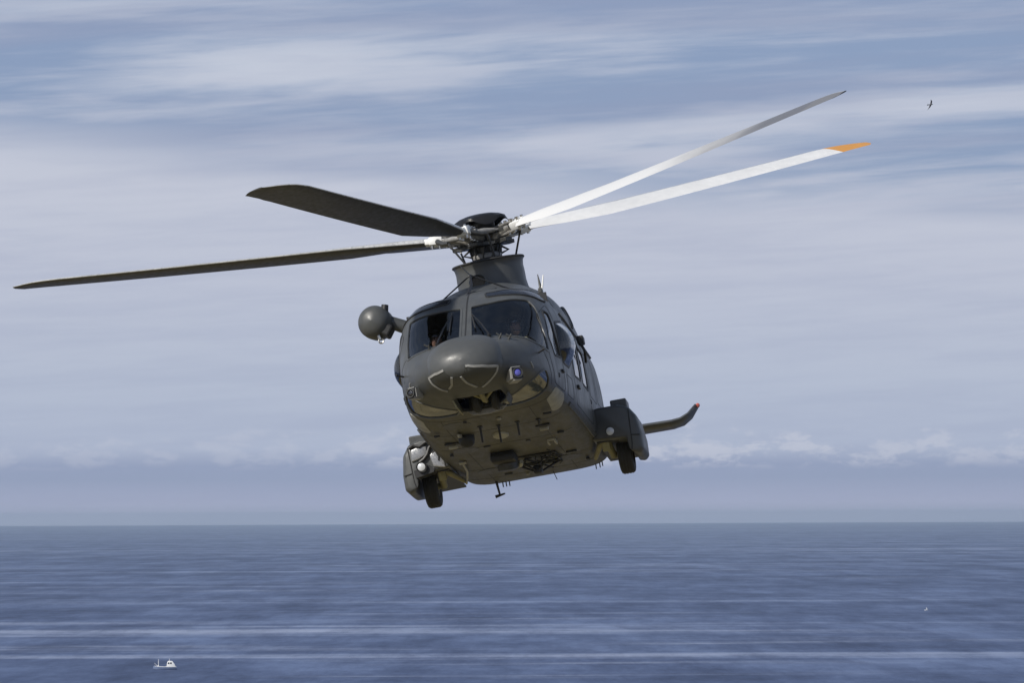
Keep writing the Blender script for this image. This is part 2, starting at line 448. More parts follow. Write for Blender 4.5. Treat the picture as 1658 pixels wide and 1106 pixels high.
def round_poly(pts, rad=2):
    pts = [Vector(p) for p in pts]
    for _ in range(rad):
        out = []
        for a, b in zip(pts, pts[1:] + pts[:1]):
            out += [a.lerp(b, 0.25), a.lerp(b, 0.75)] if (b - a).length > 0.04 else [a.lerp(b, 0.5)]
        pts = out
    return pts


def soft_poly(pts, r=0.05):
    """round each corner by radius-like distance r"""
    pts = [Vector(p) for p in pts]; out = []
    n = len(pts)
    for i in range(n):
        a, b, c = pts[i - 1], pts[i], pts[(i + 1) % n]
        ra = min(r, (a - b).length * 0.45); rc = min(r, (c - b).length * 0.45)
        p0 = b + (a - b).normalized() * ra; p2 = b + (c - b).normalized() * rc
        for k in range(5):
            t = k / 4; out.append(p0 * (1 - t) ** 2 + b * (2 * t * (1 - t)) + p2 * t * t)
    return out


def poly_frame(pts):
    n = Vector()
    for a, b in zip(pts, pts[1:] + pts[:1]): n += a.cross(b)
    c = sum(pts, Vector()) / len(pts)
    n.normalize()
    if n.dot(hull_normal(c)) < 0: n = -n
    u = n.orthogonal().normalized(); v = n.cross(u)
    return c, u, v, n


def skin_patch(pts, grid=0.06, lift=0.0, thick=0.0, sink=None, bulge=0.0):
    """bmesh of a piece of the skin inside a 3-D outline, lifted along the normal, optionally with thickness"""
    c, u, v, n = poly_frame(pts)
    P2 = [((p - c).dot(u), (p - c).dot(v)) for p in pts]
    bm = bmesh.new()
    f = bm.faces.new([bm.verts.new((a, b, 0)) for a, b in P2])
    us = [p[0] for p in P2]; vs = [p[1] for p in P2]
    for k in range(int((max(us) - min(us)) / grid)):
        bmesh.ops.bisect_plane(bm, geom=bm.verts[:] + bm.edges[:] + bm.faces[:], plane_co=(min(us) + grid * (k + 0.5), 0, 0), plane_no=(1, 0, 0))
    for k in range(int((max(vs) - min(vs)) / grid)):
        bmesh.ops.bisect_plane(bm, geom=bm.verts[:] + bm.edges[:] + bm.faces[:], plane_co=(0, min(vs) + grid * (k + 0.5), 0), plane_no=(0, 1, 0))
    edge = [Vector((a, b, 0)) for a, b in P2]
    R0 = max(max(us) - min(us), max(vs) - min(vs)) / 2
    top = {}
    for vt in bm.verts[:]:
        q = c + u * vt.co.x + v * vt.co.y
        loc, nn, i, d = hull_bvh.ray_cast(q + n * 0.6, -n, 1.6)
        if loc is None: loc, nn, i, d = hull_bvh.find_nearest(q)
        hn = hull_normal(loc)
        L = lift
        if bulge:
            dmin = min(max(0.0, seg_dist(vt.co, a, b)) for a, b in zip(edge, edge[1:] + edge[:1]))
            tt = min(1.0, dmin / (R0 * 0.62)); L += bulge * math.sin(tt * math.pi / 2) ** 0.9
        vt.co = loc + hn * L
        top[vt] = hn
    if thick:
        r = bmesh.ops.extrude_face_region(bm, geom=bm.faces[:])
        nv = [g for g in r['geom'] if isinstance(g, bmesh.types.BMVert)]
        for vt in nv: vt.co -= hull_normal(vt.co) * thick
    return bm


def seg_dist(p, a, b):
    ab = b - a; t = max(0, min(1, (p - a).dot(ab) / max(ab.length_squared, 1e-9)))
    return (p - (a + ab * t)).length


def skin_strip(pts, width, height, bm=None, closed=True, step=0.05, base=-0.01, bvh_fn=None):
    """raised strip with a rectangular section that follows the skin along a polyline"""
    fn = bvh_fn or on_hull
    bm = bm or bmesh.new(); pts = [Vector(p) for p in pts]
    seq = list(zip(pts, pts[1:] + pts[:1])) if closed else list(zip(pts, pts[1:]))
    P = []
    for a, b in seq:
        k = max(1, int((b - a).length / step))
        P += [a.lerp(b, i / k) for i in range(k)]
    if not closed: P.append(pts[-1])
    S = [fn(p) for p in P]; n = len(S); rings = []
    for i in range(n):
        a = S[(i - 1) % n][0] if closed or i > 0 else S[i][0]
        b = S[(i + 1) % n][0] if closed or i < n - 1 else S[i][0]
        tg = (b - a).normalized(); nn = S[i][1]; sd = nn.cross(tg).normalized() * width / 2
        p = S[i][0]
        rings.append([bm.verts.new(q) for q in (p - sd + nn * base, p - sd * .85 + nn * height, p + sd * .85 + nn * height, p + sd + nn * base)])
    rng = range(n) if closed else range(n - 1)
    for i in rng:
        A, B2 = rings[i], rings[(i + 1) % n]
        for k in range(4):
            try: bm.faces.new((A[k], A[(k + 1) % 4], B2[(k + 1) % 4], B2[k]))
            except ValueError: pass
    if not closed:
        bm.faces.new(rings[0]); bm.faces.new(rings[-1][::-1])
    return bm


# outlines of openings in the skin, body axes
WINDOWS = {
    'windshield_port': [(.08, .70, 1.49), (.05, 1.64, 2.08), (.37, 1.69, 2.10), (.83, 1.92, 2.08), (.92, 1.84, 1.95), (1.0, 1.55, 1.58), (1.03, 1.49, 1.24), (.90, 1.03, 1.33), (.71, .86, 1.41), (.40, .72, 1.45)],
    'windshield_starboard': [(-.07, 1.64, 2.08), (-.07, .70, 1.49), (-.36, .74, 1.47), (-.60, .80, 1.43), (-.83, .98, 1.36), (-.88, 1.33, 1.66), (-.86, 1.88, 2.07), (-.48, 1.70, 2.10)],
    'chin_port': [(.26, 1.2, .61), (.45, 1.0, .65), (.69, .88, .76), (.89, .99, .9), (.98, 1.21, .97), (.99, 1.36, .87), (.94, 1.46, .77), (.77, 1.48, .65), (.55, 1.47, .61), (.33, 1.42, .59)],
    'chin_starboard': [(-.26, 1.2, .61), (-.33, 1.42, .59), (-.55, 1.5, .60), (-.78, 1.56, .65), (-.94, 1.56, .77), (-.99, 1.40, .87), (-.98, 1.21, .97), (-.89, .99, .9), (-.69, .93, .74), (-.45, 1.04, .64)],
    'door_port': [(.98, 1.98, 1.92), (1.04, 2.17, 1.9), (1.09, 2.16, 1.59), (1.11, 2.33, 1.28), (1.07, 1.84, 1.25), (1.04, 1.67, 1.48)],
    'door_starboard': [(-.98, 1.98, 1.92), (-1.04, 2.17, 1.9), (-1.09, 2.16, 1.59), (-1.11, 2.33, 1.28), (-1.07, 1.84, 1.25), (-1.04, 1.67, 1.48)],
    'bubble_port': [(1.08, 2.42, 1.80), (1.12, 3.1, 1.92), (1.14, 3.42, 1.70), (1.15, 3.42, 1.40), (1.14, 3.0, 1.25), (1.12, 2.52, 1.24), (1.10, 2.36, 1.42)],
    'bubble_starboard': [(-1.08, 2.42, 1.80), (-1.12, 3.1, 1.92), (-1.14, 3.42, 1.70), (-1.15, 3.42, 1.40), (-1.14, 3.0, 1.25), (-1.12, 2.52, 1.24), (-1.10, 2.36, 1.42)],
    'cabin_port': [(1.14, 3.62, 1.85), (1.15, 4.42, 1.85), (1.15, 4.50, 1.28), (1.14, 3.66, 1.22)],
    'cabin_starboard': [(-1.14, 3.62, 1.85), (-1.15, 4.42, 1.85), (-1.15, 4.50, 1.28), (-1.14, 3.66, 1.22)],
    'cabin_aft_port': [(1.14, 4.75, 1.85), (1.15, 5.45, 1.85), (1.15, 5.45, 1.28), (1.14, 4.75, 1.28)],
    'cabin_aft_starboard': [(-1.14, 4.75, 1.85), (-1.15, 5.45, 1.85), (-1.15, 5.45, 1.28), (-1.14, 4.75, 1.28)],
    'gear_bay': [(-.24, .62, .69), (.38, .62, .67), (.44, 1.15, .6), (.0, 1.36, .59), (-.24, 1.3, .59)],
}

cut_bm = bmesh.new()
for kind, pts in WINDOWS.items():
    pts = soft_poly([Vector(p) for p in pts], 0.05)
    c, u, v, n = poly_frame(pts)
    P2 = [c + u * (p - c).dot(u) + v * (p - c).dot(v) for p in pts]
    A = [cut_bm.verts.new(p + n * 0.4) for p in P2]; B2 = [cut_bm.verts.new(p - n * 0.35) for p in P2]
    cut_bm.faces.new(A); cut_bm.faces.new(B2[::-1])
    for k in range(len(A)):
        j = (k + 1) % len(A); cut_bm.faces.new((A[j], A[k], B2[k], B2[j]))

nH = len(hv)
full_v = hv + iv; full_f = hf + [tuple(nH + i for i in f[::-1]) for f in if_]
fuselage = mesh_obj('fuselage', full_v, full_f, M['paint'], None, True)
_bm = bmesh.new(); _bm.from_mesh(fuselage.data)
vol = _bm.calc_volume(signed=True)
if vol < 0: bmesh.ops.reverse_faces(_bm, faces=_bm.faces)
_bm.to_mesh(fuselage.data); _bm.free()
if WINDOWS:
    cutter = bm_obj('cutter', cut_bm, M['paint'])
    md = fuselage.modifiers.new('cut', 'BOOLEAN'); md.operation = 'DIFFERENCE'; md.solver = 'MANIFOLD'; md.object = cutter
    dg = bpy.context.evaluated_depsgraph_get()
    me = bpy.data.meshes.new_from_object(fuselage.evaluated_get(dg))
    fuselage.modifiers.clear(); fuselage.data = me
    bpy.data.objects.remove(cutter)
me = fuselage.data
me.materials.clear()
for mm in (M['paint'], M['belly'], M['interior']): me.materials.append(mm)
norms = []; 
for p in me.polygons:
    hn = hull_normal(p.center); co, nn_, ii, dd = hull_bvh.find_nearest(p.center)
    outer = dd < 0.012 and p.normal.dot(hn) > 0.6
    inner = dd > 0.03
    p.use_smooth = True
    p.material_index = 2 if inner else (1 if (p.normal.z < -.55 and p.center.z < .72 and p.center.y > 1.3) else 0)
    for li in p.loop_indices:
        norms.append(hull_normal(me.vertices[me.loops[li].vertex_index].co) if outer else p.normal.copy())
me.normals_split_custom_set(norms)
fuselage.parent = heli

# ---- windows: pane and frame of each opening
PANE = {'windshield': 'glass', 'chin': 'glass_chin', 'door': 'glass_side', 'bubble': 'glass_side', 'cabin': 'glass_side'}
M['glass_chin'] = glass_mat('mirrored_chin_glass', (0.30, 0.30, 0.28), 0.05, 3.4)
for kind, pts in WINDOWS.items():
    base = kind.split('_')[0]
    if base == 'gear': continue
    outline = soft_poly([Vector(p) for p in pts], 0.05)
    nm = {'windshield': 'windshield_pane', 'chin': 'chin_window', 'door': 'door_window', 'bubble': 'bubble_window', 'cabin': 'cabin_window'}[base]
    bulge = 0.145 if base == 'bubble' else (0.012 if base == 'cabin' else 0.0)
    bm = skin_patch(outline, 0.05, -0.008, 0.0, bulge=bulge)
    pane = bm_obj(nm, bm, M[PANE[base]], heli, True, 60)
    fr = bm_obj('window_frame', skin_strip(outline, 0.035 if base != 'bubble' else 0.05, 0.007), M['paint'] if base in ('windshield', 'chin') else M['seam'], pane, True, 50)
# roof windows over the cockpit
for pts in ([(.24, 2.04, 2.3), (.36, 2.05, 2.3), (.68, 2.25, 2.31), (.83, 2.50, 2.31), (.93, 2.66, 2.26), (1.0, 2.50, 2.12), (.95, 2.26, 2.12), (.8, 2.05, 2.17), (.56, 1.92, 2.2), (.27, 1.87, 2.21)],
            [(-.24, 2.04, 2.3), (-.36, 2.05, 2.3), (-.68, 2.25, 2.31), (-.83, 2.50, 2.31), (-.93, 2.66, 2.26), (-1.0, 2.50, 2.12), (-.95, 2.26, 2.12), (-.8, 2.05, 2.17), (-.56, 1.92, 2.2), (-.27, 1.87, 2.21)]):
    o = soft_poly([Vector(p) for p in pts], 0.04)
    pane = bm_obj('roof_window', skin_patch(o, 0.05, 0.012, 0.02), M['roof_glass'] if 'roof_glass' in M else M['black'], heli, True, 60)
    pane.data.materials[0] = M['roofglass']
    bm_obj('window_frame', skin_strip(o, 0.025, 0.016), M['seam'], pane, True, 50)

# ---- centre post groove, door seams, panel joints
bm = skin_strip([(-.0, .80, 1.53), (.0, 1.2, 1.8), (.0, 1.7, 2.12), (0, 2.2, 2.36)], .022, .004, closed=False)
bm_obj('centre_groove', bm, M['seam'], heli)
def seam_loop(pts, name='panel_seam', w=.014, closed=True, parent=None):
    return bm_obj(name, skin_strip([Vector(p) for p in pts], w, .0025, closed=closed), M['seam'], parent or heli)
for s_ in (1, -1):
    d = soft_poly([Vector((s_ * 1.0, 1.62, 1.85)), Vector((s_ * 1.0, 2.32, 2.05)), Vector((s_ * 1.12, 2.42, 1.2)), Vector((s_ * 1.1, 2.4, .80)), Vector((s_ * 1.08, 1.68, .82)), Vector((s_ * 1.03, 1.5, 1.2))], .1)
    seam_loop(d, 'cockpit_door_seam')
    d = soft_poly([Vector((s_ * 1.1, 3.52, 2.05)), Vector((s_ * 1.1, 5.6, 2.05)), Vector((s_ * 1.13, 5.6, .80)), Vector((s_ * 1.13, 3.52, .80))], .1)
    seam_loop(d, 'cabin_door_seam')
    h = bm_obj('door_handle', skin_strip([(s_ * 1.12, 2.2, 1.08), (s_ * 1.12, 2.33, 1.08)], .04, .03, closed=False), M['black'], heli)
    h = bm_obj('door_handle', skin_strip([(s_ * 1.14, 3.72, 1.08), (s_ * 1.14, 3.88, 1.08)], .05, .035, closed=False), M['black'], heli)
    bm_obj('door_rail', skin_strip([(s_ * 1.14, 3.5, 2.12), (s_ * 1.14, 7.4, 2.12)], .05, .03, closed=False), M['panel'], heli)
    bm_obj('door_sill', skin_strip([(s_ * 1.1, 2.9, .70), (s_ * 1.1, 5.9, .70)], .07, .02, closed=False), M['panel'], heli)
    # pale hull reflection painted as a patch behind the chin window
    o = soft_poly([Vector((s_ * 1.02, 1.72, .80)), Vector((s_ * 1.03, 2.35, .80)), Vector((s_ * .98, 2.6, .62)), Vector((s_ * .90, 2.5, .57)), Vector((s_ * .93, 1.75, .62))], .08)
    bm_obj('cheek_sheen_patch', skin_patch(o, .06, .006, .01), M['cheek'], heli, True, 50)
    # grab bracket aft of the bubble window
    bm = bmesh.new(); add_box(bm, (s_ * 1.20, 5.0, 1.95), (.10, .22, .12), bevel=.02); add_tube(bm, [(s_ * 1.18, 4.9, 1.95), (s_ * 1.24, 4.9, 1.78), (s_ * 1.2, 5.3, 1.68)], .02)
    bm_obj('door_bracket', bm, M['black'], heli)
    bm = bmesh.new(); add_tube(bm, [(s_ * .92, 1.04, 1.17), (s_ * 1.02, .98, 1.20), (s_ * 1.02, .90, 1.20)], .013, 8)
    bm_obj('pitot_probe', bm, M['black'], heli)
    bm = skin_strip([(s_ * .80, .74, 1.02), (s_ * .85, .80, .94)], .014, .012, closed=False); bm_obj('drain_strip', bm, M['strip'], heli)
for s_ in (1, -1):
    for pts in ([(s_ * 1.13, 2.62, 1.1), (s_ * 1.14, 3.2, 1.1), (s_ * 1.14, 3.2, .8), (s_ * 1.13, 2.62, .8)],
                [(s_ * 1.15, 5.75, 1.9), (s_ * 1.15, 6.6, 1.9), (s_ * 1.15, 6.6, 1.25), (s_ * 1.15, 5.75, 1.25)], [(s_ * 1.15, 6.8, 2.2), (s_ * 1.15, 7.7, 2.2), (s_ * 1.15, 7.7, 1.3), (s_ * 1.15, 6.8, 1.3)]):
        seam_loop(soft_poly([Vector(p) for p in pts], .06))
    seam_loop([(s_ * .88, .95, 1.5), (s_ * 1.0, 1.35, 1.1), (s_ * 1.0, 1.55, .8)], 'panel_seam', .012, False)
    for p in ((s_ * 1.13, 2.75, 1.55), (s_ * 1.14, 5.65, 1.15), (s_ * 1.12, 1.95, .98)):
        P, n = on_hull(Vector(p)); bm = bmesh.new(); add_lathe(bm, [(.035, -.005), (.035, .006), (.02, .01), (0, .01)], axis_mat(P, n), 16, cap=False); bm_obj('static_port', bm, M['seam'], heli)
for yy in (1.75, 2.85, 4.2, 6.3, 7.3):
    seam_loop([(-.95, yy, .57), (-.5, yy, .55), (0, yy, .55), (.5, yy, .55), (.95, yy, .57)], 'panel_seam', .012, False)
for xx in (-.62, .62):
    seam_loop([(xx, 1.75, .56), (xx, 4, .55), (xx, 7.8, .56)], 'panel_seam', .012, False)
for c in ((.1, 6.9), (.62, 6.6), (-.55, 6.6), (-.62, 4.3), (-.45, 2.15)):
    o = [Vector((c[0] + .2 * math.cos(a), c[1] + .26 * math.sin(a), .55)) for a in [k * math.pi / 10 for k in range(20)]]
    bm_obj('access_panel', skin_patch(o, .15, .005, .008), M['panel'], heli, True, 50)

# ---- radome over the nose
RAD = [(-.075, .03, 1.0, 1.08, 1.04, 2, 2), (-.06, .15, .94, 1.14, 1.03, 2, 2), (-.02, .27, .885, 1.21, 1.03, 2.1, 2), (.06, .39, .83, 1.29, 1.03, 2.2, 2.1), (.18, .485, .785, 1.38, 1.03, 2.3, 2.2),
       (.35, .535, .745, 1.45, 1.04, 2.5, 2.3), (.55, .53, .74, 1.49, 1.05, 2.6, 2.3), (.75, .46, .78, 1.50, 1.1, 2.6, 2.3), (.95, .3, .9, 1.42, 1.15, 2.4, 2)]
rv, rf = loft_data(RAD, list(-.075 + .2 * np.linspace(0, 1, 24) ** 2) + list(np.linspace(.15, .95, 36)), 88)
rad = mesh_obj('radome', rv, rf, M['radome'], heli)
rad_bvh = BVHTree.FromPolygons([Vector(v) for v in rv], rf)
def on_rad(p):
    co, n, i, d = rad_bvh.find_nearest(p)
    if n.dot(co - Vector((0, .5, 1.1))) < 0: n = -n
    c2, n2, i2, d2 = hull_bvh.find_nearest(co)
    inside = (co - c2).dot(hull_normal(c2)) < 0
    return (c2, hull_normal(c2)) if inside else (co, n)
def rad_patch(pts):
    bm = skin_patch([Vector(p) for p in pts], .03, 0.0)
    for v in bm.verts:
        co, n = on_rad(v.co); v.co = co + n * .004
    return bm
for pts in ([(.03, 0, .99), (.22, .05, .98), (.41, .17, .96), (.39, .21, .90), (.30, .28, .81), (.17, .38, .74), (.10, .33, .74), (.0, .18, .80), (-.05, .04, .90)],
            [(-.24, .05, 1.0), (-.38, .12, .98), (-.51, .25, .96), (-.47, .30, .88), (-.40, .35, .81), (-.30, .38, .77), (-.27, .3, .77), (-.21, .2, .82), (-.17, .06, .92)]):
    bm_obj('radome_shade_patch', rad_patch(pts), M['radome_shade'], rad, True, 60)  # shade inside the diverter strips laid on as a darker patch
for pl in ([(.03, 0, .99), (.22, .05, .98), (.41, .17, .96), (.39, .21, .90), (.30, .28, .81), (.17, .38, .74)], [(-.05, .04, .90), (.0, .18, .80), (.10, .33, .74)],
           [(-.24, .05, 1.0), (-.38, .12, .98), (-.51, .25, .96), (-.47, .30, .88), (-.40, .35, .81), (-.30, .38, .77)], [(-.17, .06, .92), (-.21, .2, .82), (-.27, .3, .77)]):
    bm_obj('diverter_strip', skin_strip(pl, .035, .010, closed=False, bvh_fn=on_rad, step=.03), M['strip'], rad)

# ---- camera pods on the chin
def pod(name, c, d, lens_mat, s=1.0):
    q = axis_mat(c, d)
    bm = bmesh.new()
    r = bmesh.ops.create_cube(bm, size=1.0, matrix=q @ Matrix.Translation((0, 0, .04)) @ Matrix.Diagonal((.17 * s, .19 * s, .26 * s, 1)))
    bmesh.ops.bevel(bm, geom=list({e for v in r['verts'] for e in v.link_edges}), offset=.025 * s, segments=2, affect='EDGES')
    p = bm_obj(name, bm, M['pod'], heli, True, 30)
    bm = bmesh.new()
    bmesh.ops.create_cube(bm, size=1.0, matrix=q @ Matrix.Translation((0, 0, .172 * s)) @ Matrix.Diagonal((.145 * s, .16 * s, .012, 1)))
    bm_obj('housing_face', bm, M['black'], p)
    bm = bmesh.new(); add_lathe(bm, [(.055 * s, .176 * s), (.070 * s, .178 * s), (.070 * s, .20 * s), (.058 * s, .20 * s), (.054 * s, .18 * s)], q, 20, cap=False); bm_obj('lens_hood', bm, M['panel'], p, True, 40)
    bm = bmesh.new(); add_lathe(bm, [(.050 * s, .180 * s), (.045 * s, .190 * s), (.03 * s, .197 * s), (.0, .200 * s)], q, 20, cap=False)
    bm_obj('lens', bm, lens_mat, p, True)
    return p
pod('camera_pod', (.60, .44, .82), (.42, -.86, .02), M['lens_blue'])
pod('camera_pod', (-.75, .62, .84), (-.40, -.9, .0), M['lens_dark'], .85)
# ---- nose gear stowed in its bay
bm = bmesh.new(); add_box(bm, (.08, .95, .86), (.9, .85, .02))
bm_obj('bay_liner', bm, M['black'], heli)
g = bm_obj('nose_gear_leg', (lambda b: (add_tube(b, [(.1, .66, .72), (.12, .86, .64), (.12, 1.1, .66)], [.035, .04, .03]), add_tube(b, [(-.02, .72, .72), (.12, .88, .65)], .022), add_tube(b, [(.26, .68, .72), (.13, .88, .65)], .022), b)[-1])(bmesh.new()), M['primer'], heli, True)
for sx in (-.02, .24):
    bm = bmesh.new(); add_lathe(bm, [(.05, -.055), (.16, -.055), (.19, -.03), (.195, 0), (.19, .03), (.16, .055), (.05, .055)], Matrix.Translation((sx, 1.14, .72)) @ Matrix.Rotation(R(90), 4, 'Y'), 24)
    bm_obj('nose_wheel', bm, M['rubber'], g, True)
bm = bmesh.new(); add_prism(bm, [(-.20, .60), (.36, .60), (.30, .545), (.1, .525), (-.12, .535)], 1, 1.33, 1.37, .008); bm_obj('bay_door', bm, M['alloy'], heli)
bm = bmesh.new(); add_box(bm, (-.27, 1.0, .62), (.02, .62, .13), Matrix.Rotation(R(-20), 3, 'Y')); bm_obj('bay_door', bm, M['primer'], heli)
bm = bmesh.new(); add_box(bm, (.45, .92, .61), (.02, .5, .10), Matrix.Rotation(R(25), 3, 'Y')); bm_obj('bay_door', bm, M['belly'], heli)

# ---- engine deck and mast fairing
COWL = [(2.35, .40, 2.2, 2.40, 2.3, 2.6, 2), (2.6, .52, 2.1, 2.47, 2.3, 2.6, 2), (3.0, .64, 2.0, 2.58, 2.2, 2.5, 2), (3.5, .72, 2.0, 2.70, 2.2, 2.4, 2), (4.0, .82, 2.0, 2.82, 2.15, 2.4, 2), (4.6, .94, 2.0, 2.91, 2.1, 2.5, 2),
        (5.4, 1.03, 2.0, 2.96, 2.1, 2.6, 2), (6.6, 1.04, 2.0, 2.94, 2.1, 2.7, 2), (7.8, .98, 2.0, 2.84, 2.1, 2.7, 2), (8.8, .74, 2.0, 2.66, 2.1, 2.5, 2), (9.6, .4, 2.0, 2.46, 2.1, 2.2, 2)]
cv, cf = loft_data(COWL, np.linspace(2.35, 9.6, 80), 72)
cowl = mesh_obj('engine_cowling', cv, cf, M['paint'], heli)
cowl_bvh = BVHTree.FromPolygons([Vector(v) for v in cv], cf)
def on_cowl(p):
    co, n, i, d = cowl_bvh.find_nearest(p)
    if n.dot(co - Vector((0, co.y, 2.2))) < 0: n = -n
    return co, n
for yy in (3.3, 4.7, 6.2, 7.4):
    bm_obj('panel_seam', skin_strip([(-.95, yy, 2.3), (-.8, yy, 2.8), (0, yy, 3.0), (.8, yy, 2.8), (.95, yy, 2.3)], .012, .003, closed=False, bvh_fn=on_cowl), M['seam'], cowl)
for s_ in (1, -1):
    c_, n_ = on_cowl(Vector((s_ * 1.06, 5.9, 2.50)))
    q = axis_mat(c_ - n_ * .045, n_ + Vector((0, -.12, 0))) @ Matrix.Diagonal((.85, 1.1, 1, 1))
    bm = bmesh.new(); add_lathe(bm, [(.18, -.08), (.17, .045), (.155, .062), (.138, .05), (.125, -.06)], q, 30, cap=False)
    it = bm_obj('engine_intake', bm, M['paint'], cowl, True, 50)
    bm = bmesh.new(); add_lathe(bm, [(.145, .046), (.06, .048), (.0, .049)], q, 24, cap=False); bm_obj('intake_screen', bm, M['black'], cowl, True)
    bm = bmesh.new(); add_lathe(bm, [(.19, 0), (.20, .7), (.17, .7), (.15, .3), (0, .3)], axis_mat((s_ * .55, 8.3, 2.5), (s_ * .2, 1, .1)), 24, cap=False); bm_obj('exhaust_pipe', bm, M['darkmetal'], cowl, True)

ROT = Matrix(((0.99547, -0.09334, -0.01783), (0.09065, 0.98906, -0.11641), (0.0285, 0.11427, 0.99304)))
ROTOR = Matrix.Translation(PIVOT + Vector((.03, 0, 0))) @ ROT.to_4x4()
PSI = R(176.2); CONE = R(5.41)
def place(o, m): o.matrix_local = m; return o

# mast fairing: oval collar that flares at its lip, built round the tilted mast
prof = [(.62, -1.0), (.55, -.91), (.512, -.82), (.50, -.72), (.50, -.6), (.495, -.5), (.505, -.43), (.525, -.395), (.53, -.38), (.52, -.37), (.49, -.38), (.47, -.45), (.46, -.7), (.2, -.75), (.0, -.75)]
bm = bmesh.new(); add_lathe(bm, prof, Matrix.Diagonal((1, 1.12, 1, 1)), 64, cap=False)
fair = place(bm_obj('mast_fairing', bm, M['paint'], heli, True, 50), ROTOR)
bm = bmesh.new(); add_lathe(bm, [(.527, -.40), (.538, -.385), (.527, -.367), (.515, -.385), (.527, -.40)], Matrix.Diagonal((1, 1.12, 1, 1)), 64, cap=False)
bm_obj('fairing_lip', bm, M['seam'], fair, True)
bm = bmesh.new(); add_lathe(bm, [(.128, 0), (.128, .27), (.12, .285), (.108, .27), (.10, .08), (.0, .06)], axis_mat((-.07, 4.64, 2.925), (0, -.97, .08)) @ Matrix.Diagonal((1, .85, 1, 1)), 28, cap=False)
ci = bm_obj('cooling_inlet', bm, M['paint'], heli, True, 50)
bm = bmesh.new(); add_lathe(bm, [(.108, .22), (.0, .215)], axis_mat((-.07, 4.64, 2.925), (0, -.97, .08)) @ Matrix.Diagonal((1, .85, 1, 1)), 28, cap=False)
bm_obj('inlet_screen', bm, M['inlet'], ci, True)
# wire cutter and its stays on the cabin roof
bm = bmesh.new()
top = Vector((-.02, 3.0, 2.79))
add_tube(bm, [(-.02, 2.35, 2.40), (0, 2.75, 2.60), top], [.022, .02, .014], 8)
eL, eR, eM = (on_cowl(Vector(p))[0] for p in ((-.52, 3.05, 2.5), (.56, 3.1, 2.6), (.34, 2.75, 2.5)))
add_tube(bm, [top, eL], .011, 8); add_tube(bm, [top, eR], .011, 8)
add_tube(bm, [(-.02, 2.40, 2.42), eM], .011, 8); add_tube(bm, [(-.02, 2.3, 2.38), (-.04, 2.2, 2.34)], .02, 8)
add_tube(bm, [top, ROTOR @ Vector((-.40, -.40, -.39))], .006, 6)
bm_obj('wire_cutter', bm, M['black'], heli, True)
for p, q, r_, mt in (((.83, 4.2, 2.60), (.885, 4.25, 2.85), [.016, .009], 'white'), ((.80, 4.5, 2.66), (.78, 4.55, 2.93), [.028, .006], 'panel')):
    bm = bmesh.new(); add_tube(bm, [p, q], r_, 8); bm_obj('antenna', bm, M[mt], heli, True)
bm = bmesh.new(); add_box(bm, (.86, 3.7, 2.52), (.06, .12, .08), bevel=.015); bm_obj('antenna_base', bm, M['panel'], heli)

# ---- wipers
def wiper(piv, elbow, a, b):
    bm = bmesh.new()
    P, n = on_hull(Vector(piv)); E, n2 = on_hull(Vector(elbow))
    add_tube(bm, [P + n * .01, P + n * .05], .028, 10)
    add_tube(bm, [P + n * .045, P.lerp(E, .5) + n * .05, E + n2 * .03], [.012, .010, .008], 8)
    w = bm_obj('wiper', bm, M['black'], heli, True)
    A, n = on_hull(Vector(a)); Bp, n2 = on_hull(Vector(b))
    bm = bmesh.new(); add_tube(bm, [A + n * .018, A.lerp(Bp, .5) + n * .02, Bp + n2 * .018], .011, 6)
    bm_obj('wiper_blade', bm, M['seam'], w, True)
    return w
wiper((-.37, .70, 1.45), (-.20, 1.46, 1.96), (-.20, 1.52, 2.0), (-.22, 1.02, 1.66))
wiper((.34, .66, 1.44), (.09, 1.36, 1.90), (.08, 1.40, 1.93), (.14, .98, 1.64))
for p in ((.48, .62, 1.40), (.60, .70, 1.39), (-.50, .76, 1.44)):
    P, n = on_hull(Vector(p)); bm = bmesh.new(); add_tube(bm, [P, P + n * .07 + Vector((.02, 0, 0))], [.018, .009], 8); add_tube(bm, [P + n * .04, P + n * .06 + Vector((-.05, 0, .02))], .012, 8)
    bm_obj('spray_nozzle', bm, M['panel'], heli, True)

# ---- rescue hoist on the starboard side
bm = bmesh.new()
Hc = Vector((-1.50, 3.4, 2.44))
add_tube(bm, [(-1.0, 3.55, 2.27), (-1.18, 3.5, 2.36), (-1.38, 3.42, 2.46)], [.10, .095, .085], 18)
hoist = bm_obj('hoist_arm', bm, M['paint'], heli, True)
bm = bmesh.new(); add_lathe(bm, [(.0, -.25), (.12, -.235), (.20, -.17), (.238, -.06), (.24, .04), (.23, .2), (.2, .3), (.0, .32)], axis_mat(Hc, (0.1, 1, 0)), 36, cap=False)
bm_obj('hoist_drum', bm, M['radome'], hoist, True)
bm = bmesh.new(); add_tube(bm, [(-1.36, 3.36, 2.50), (-1.32, 3.36, 2.66)], [.06, .05], 14); add_box(bm, Hc + Vector((.14, -.02, -.14)), (.18, .3, .18), Matrix.Rotation(R(35), 3, 'Y'), bevel=.03)
bm_obj('hoist_bracket', bm, M['black'], hoist)
bm = bmesh.new(); add_tube(bm, [Hc + Vector((.03, -.1, -.2)), Hc + Vector((.05, -.1, -.27))], .03, 10)
for k in range(12):
    a, b = [Hc + Vector((.055 + .036 * math.cos(t), -.1, -.29 + .036 * math.sin(t))) for t in (k * math.pi / 6, (k + 1) * math.pi / 6)]
    add_tube(bm, [a, b], .012, 6)
bm_obj('hoist_hook', bm, M['steel'], hoist)

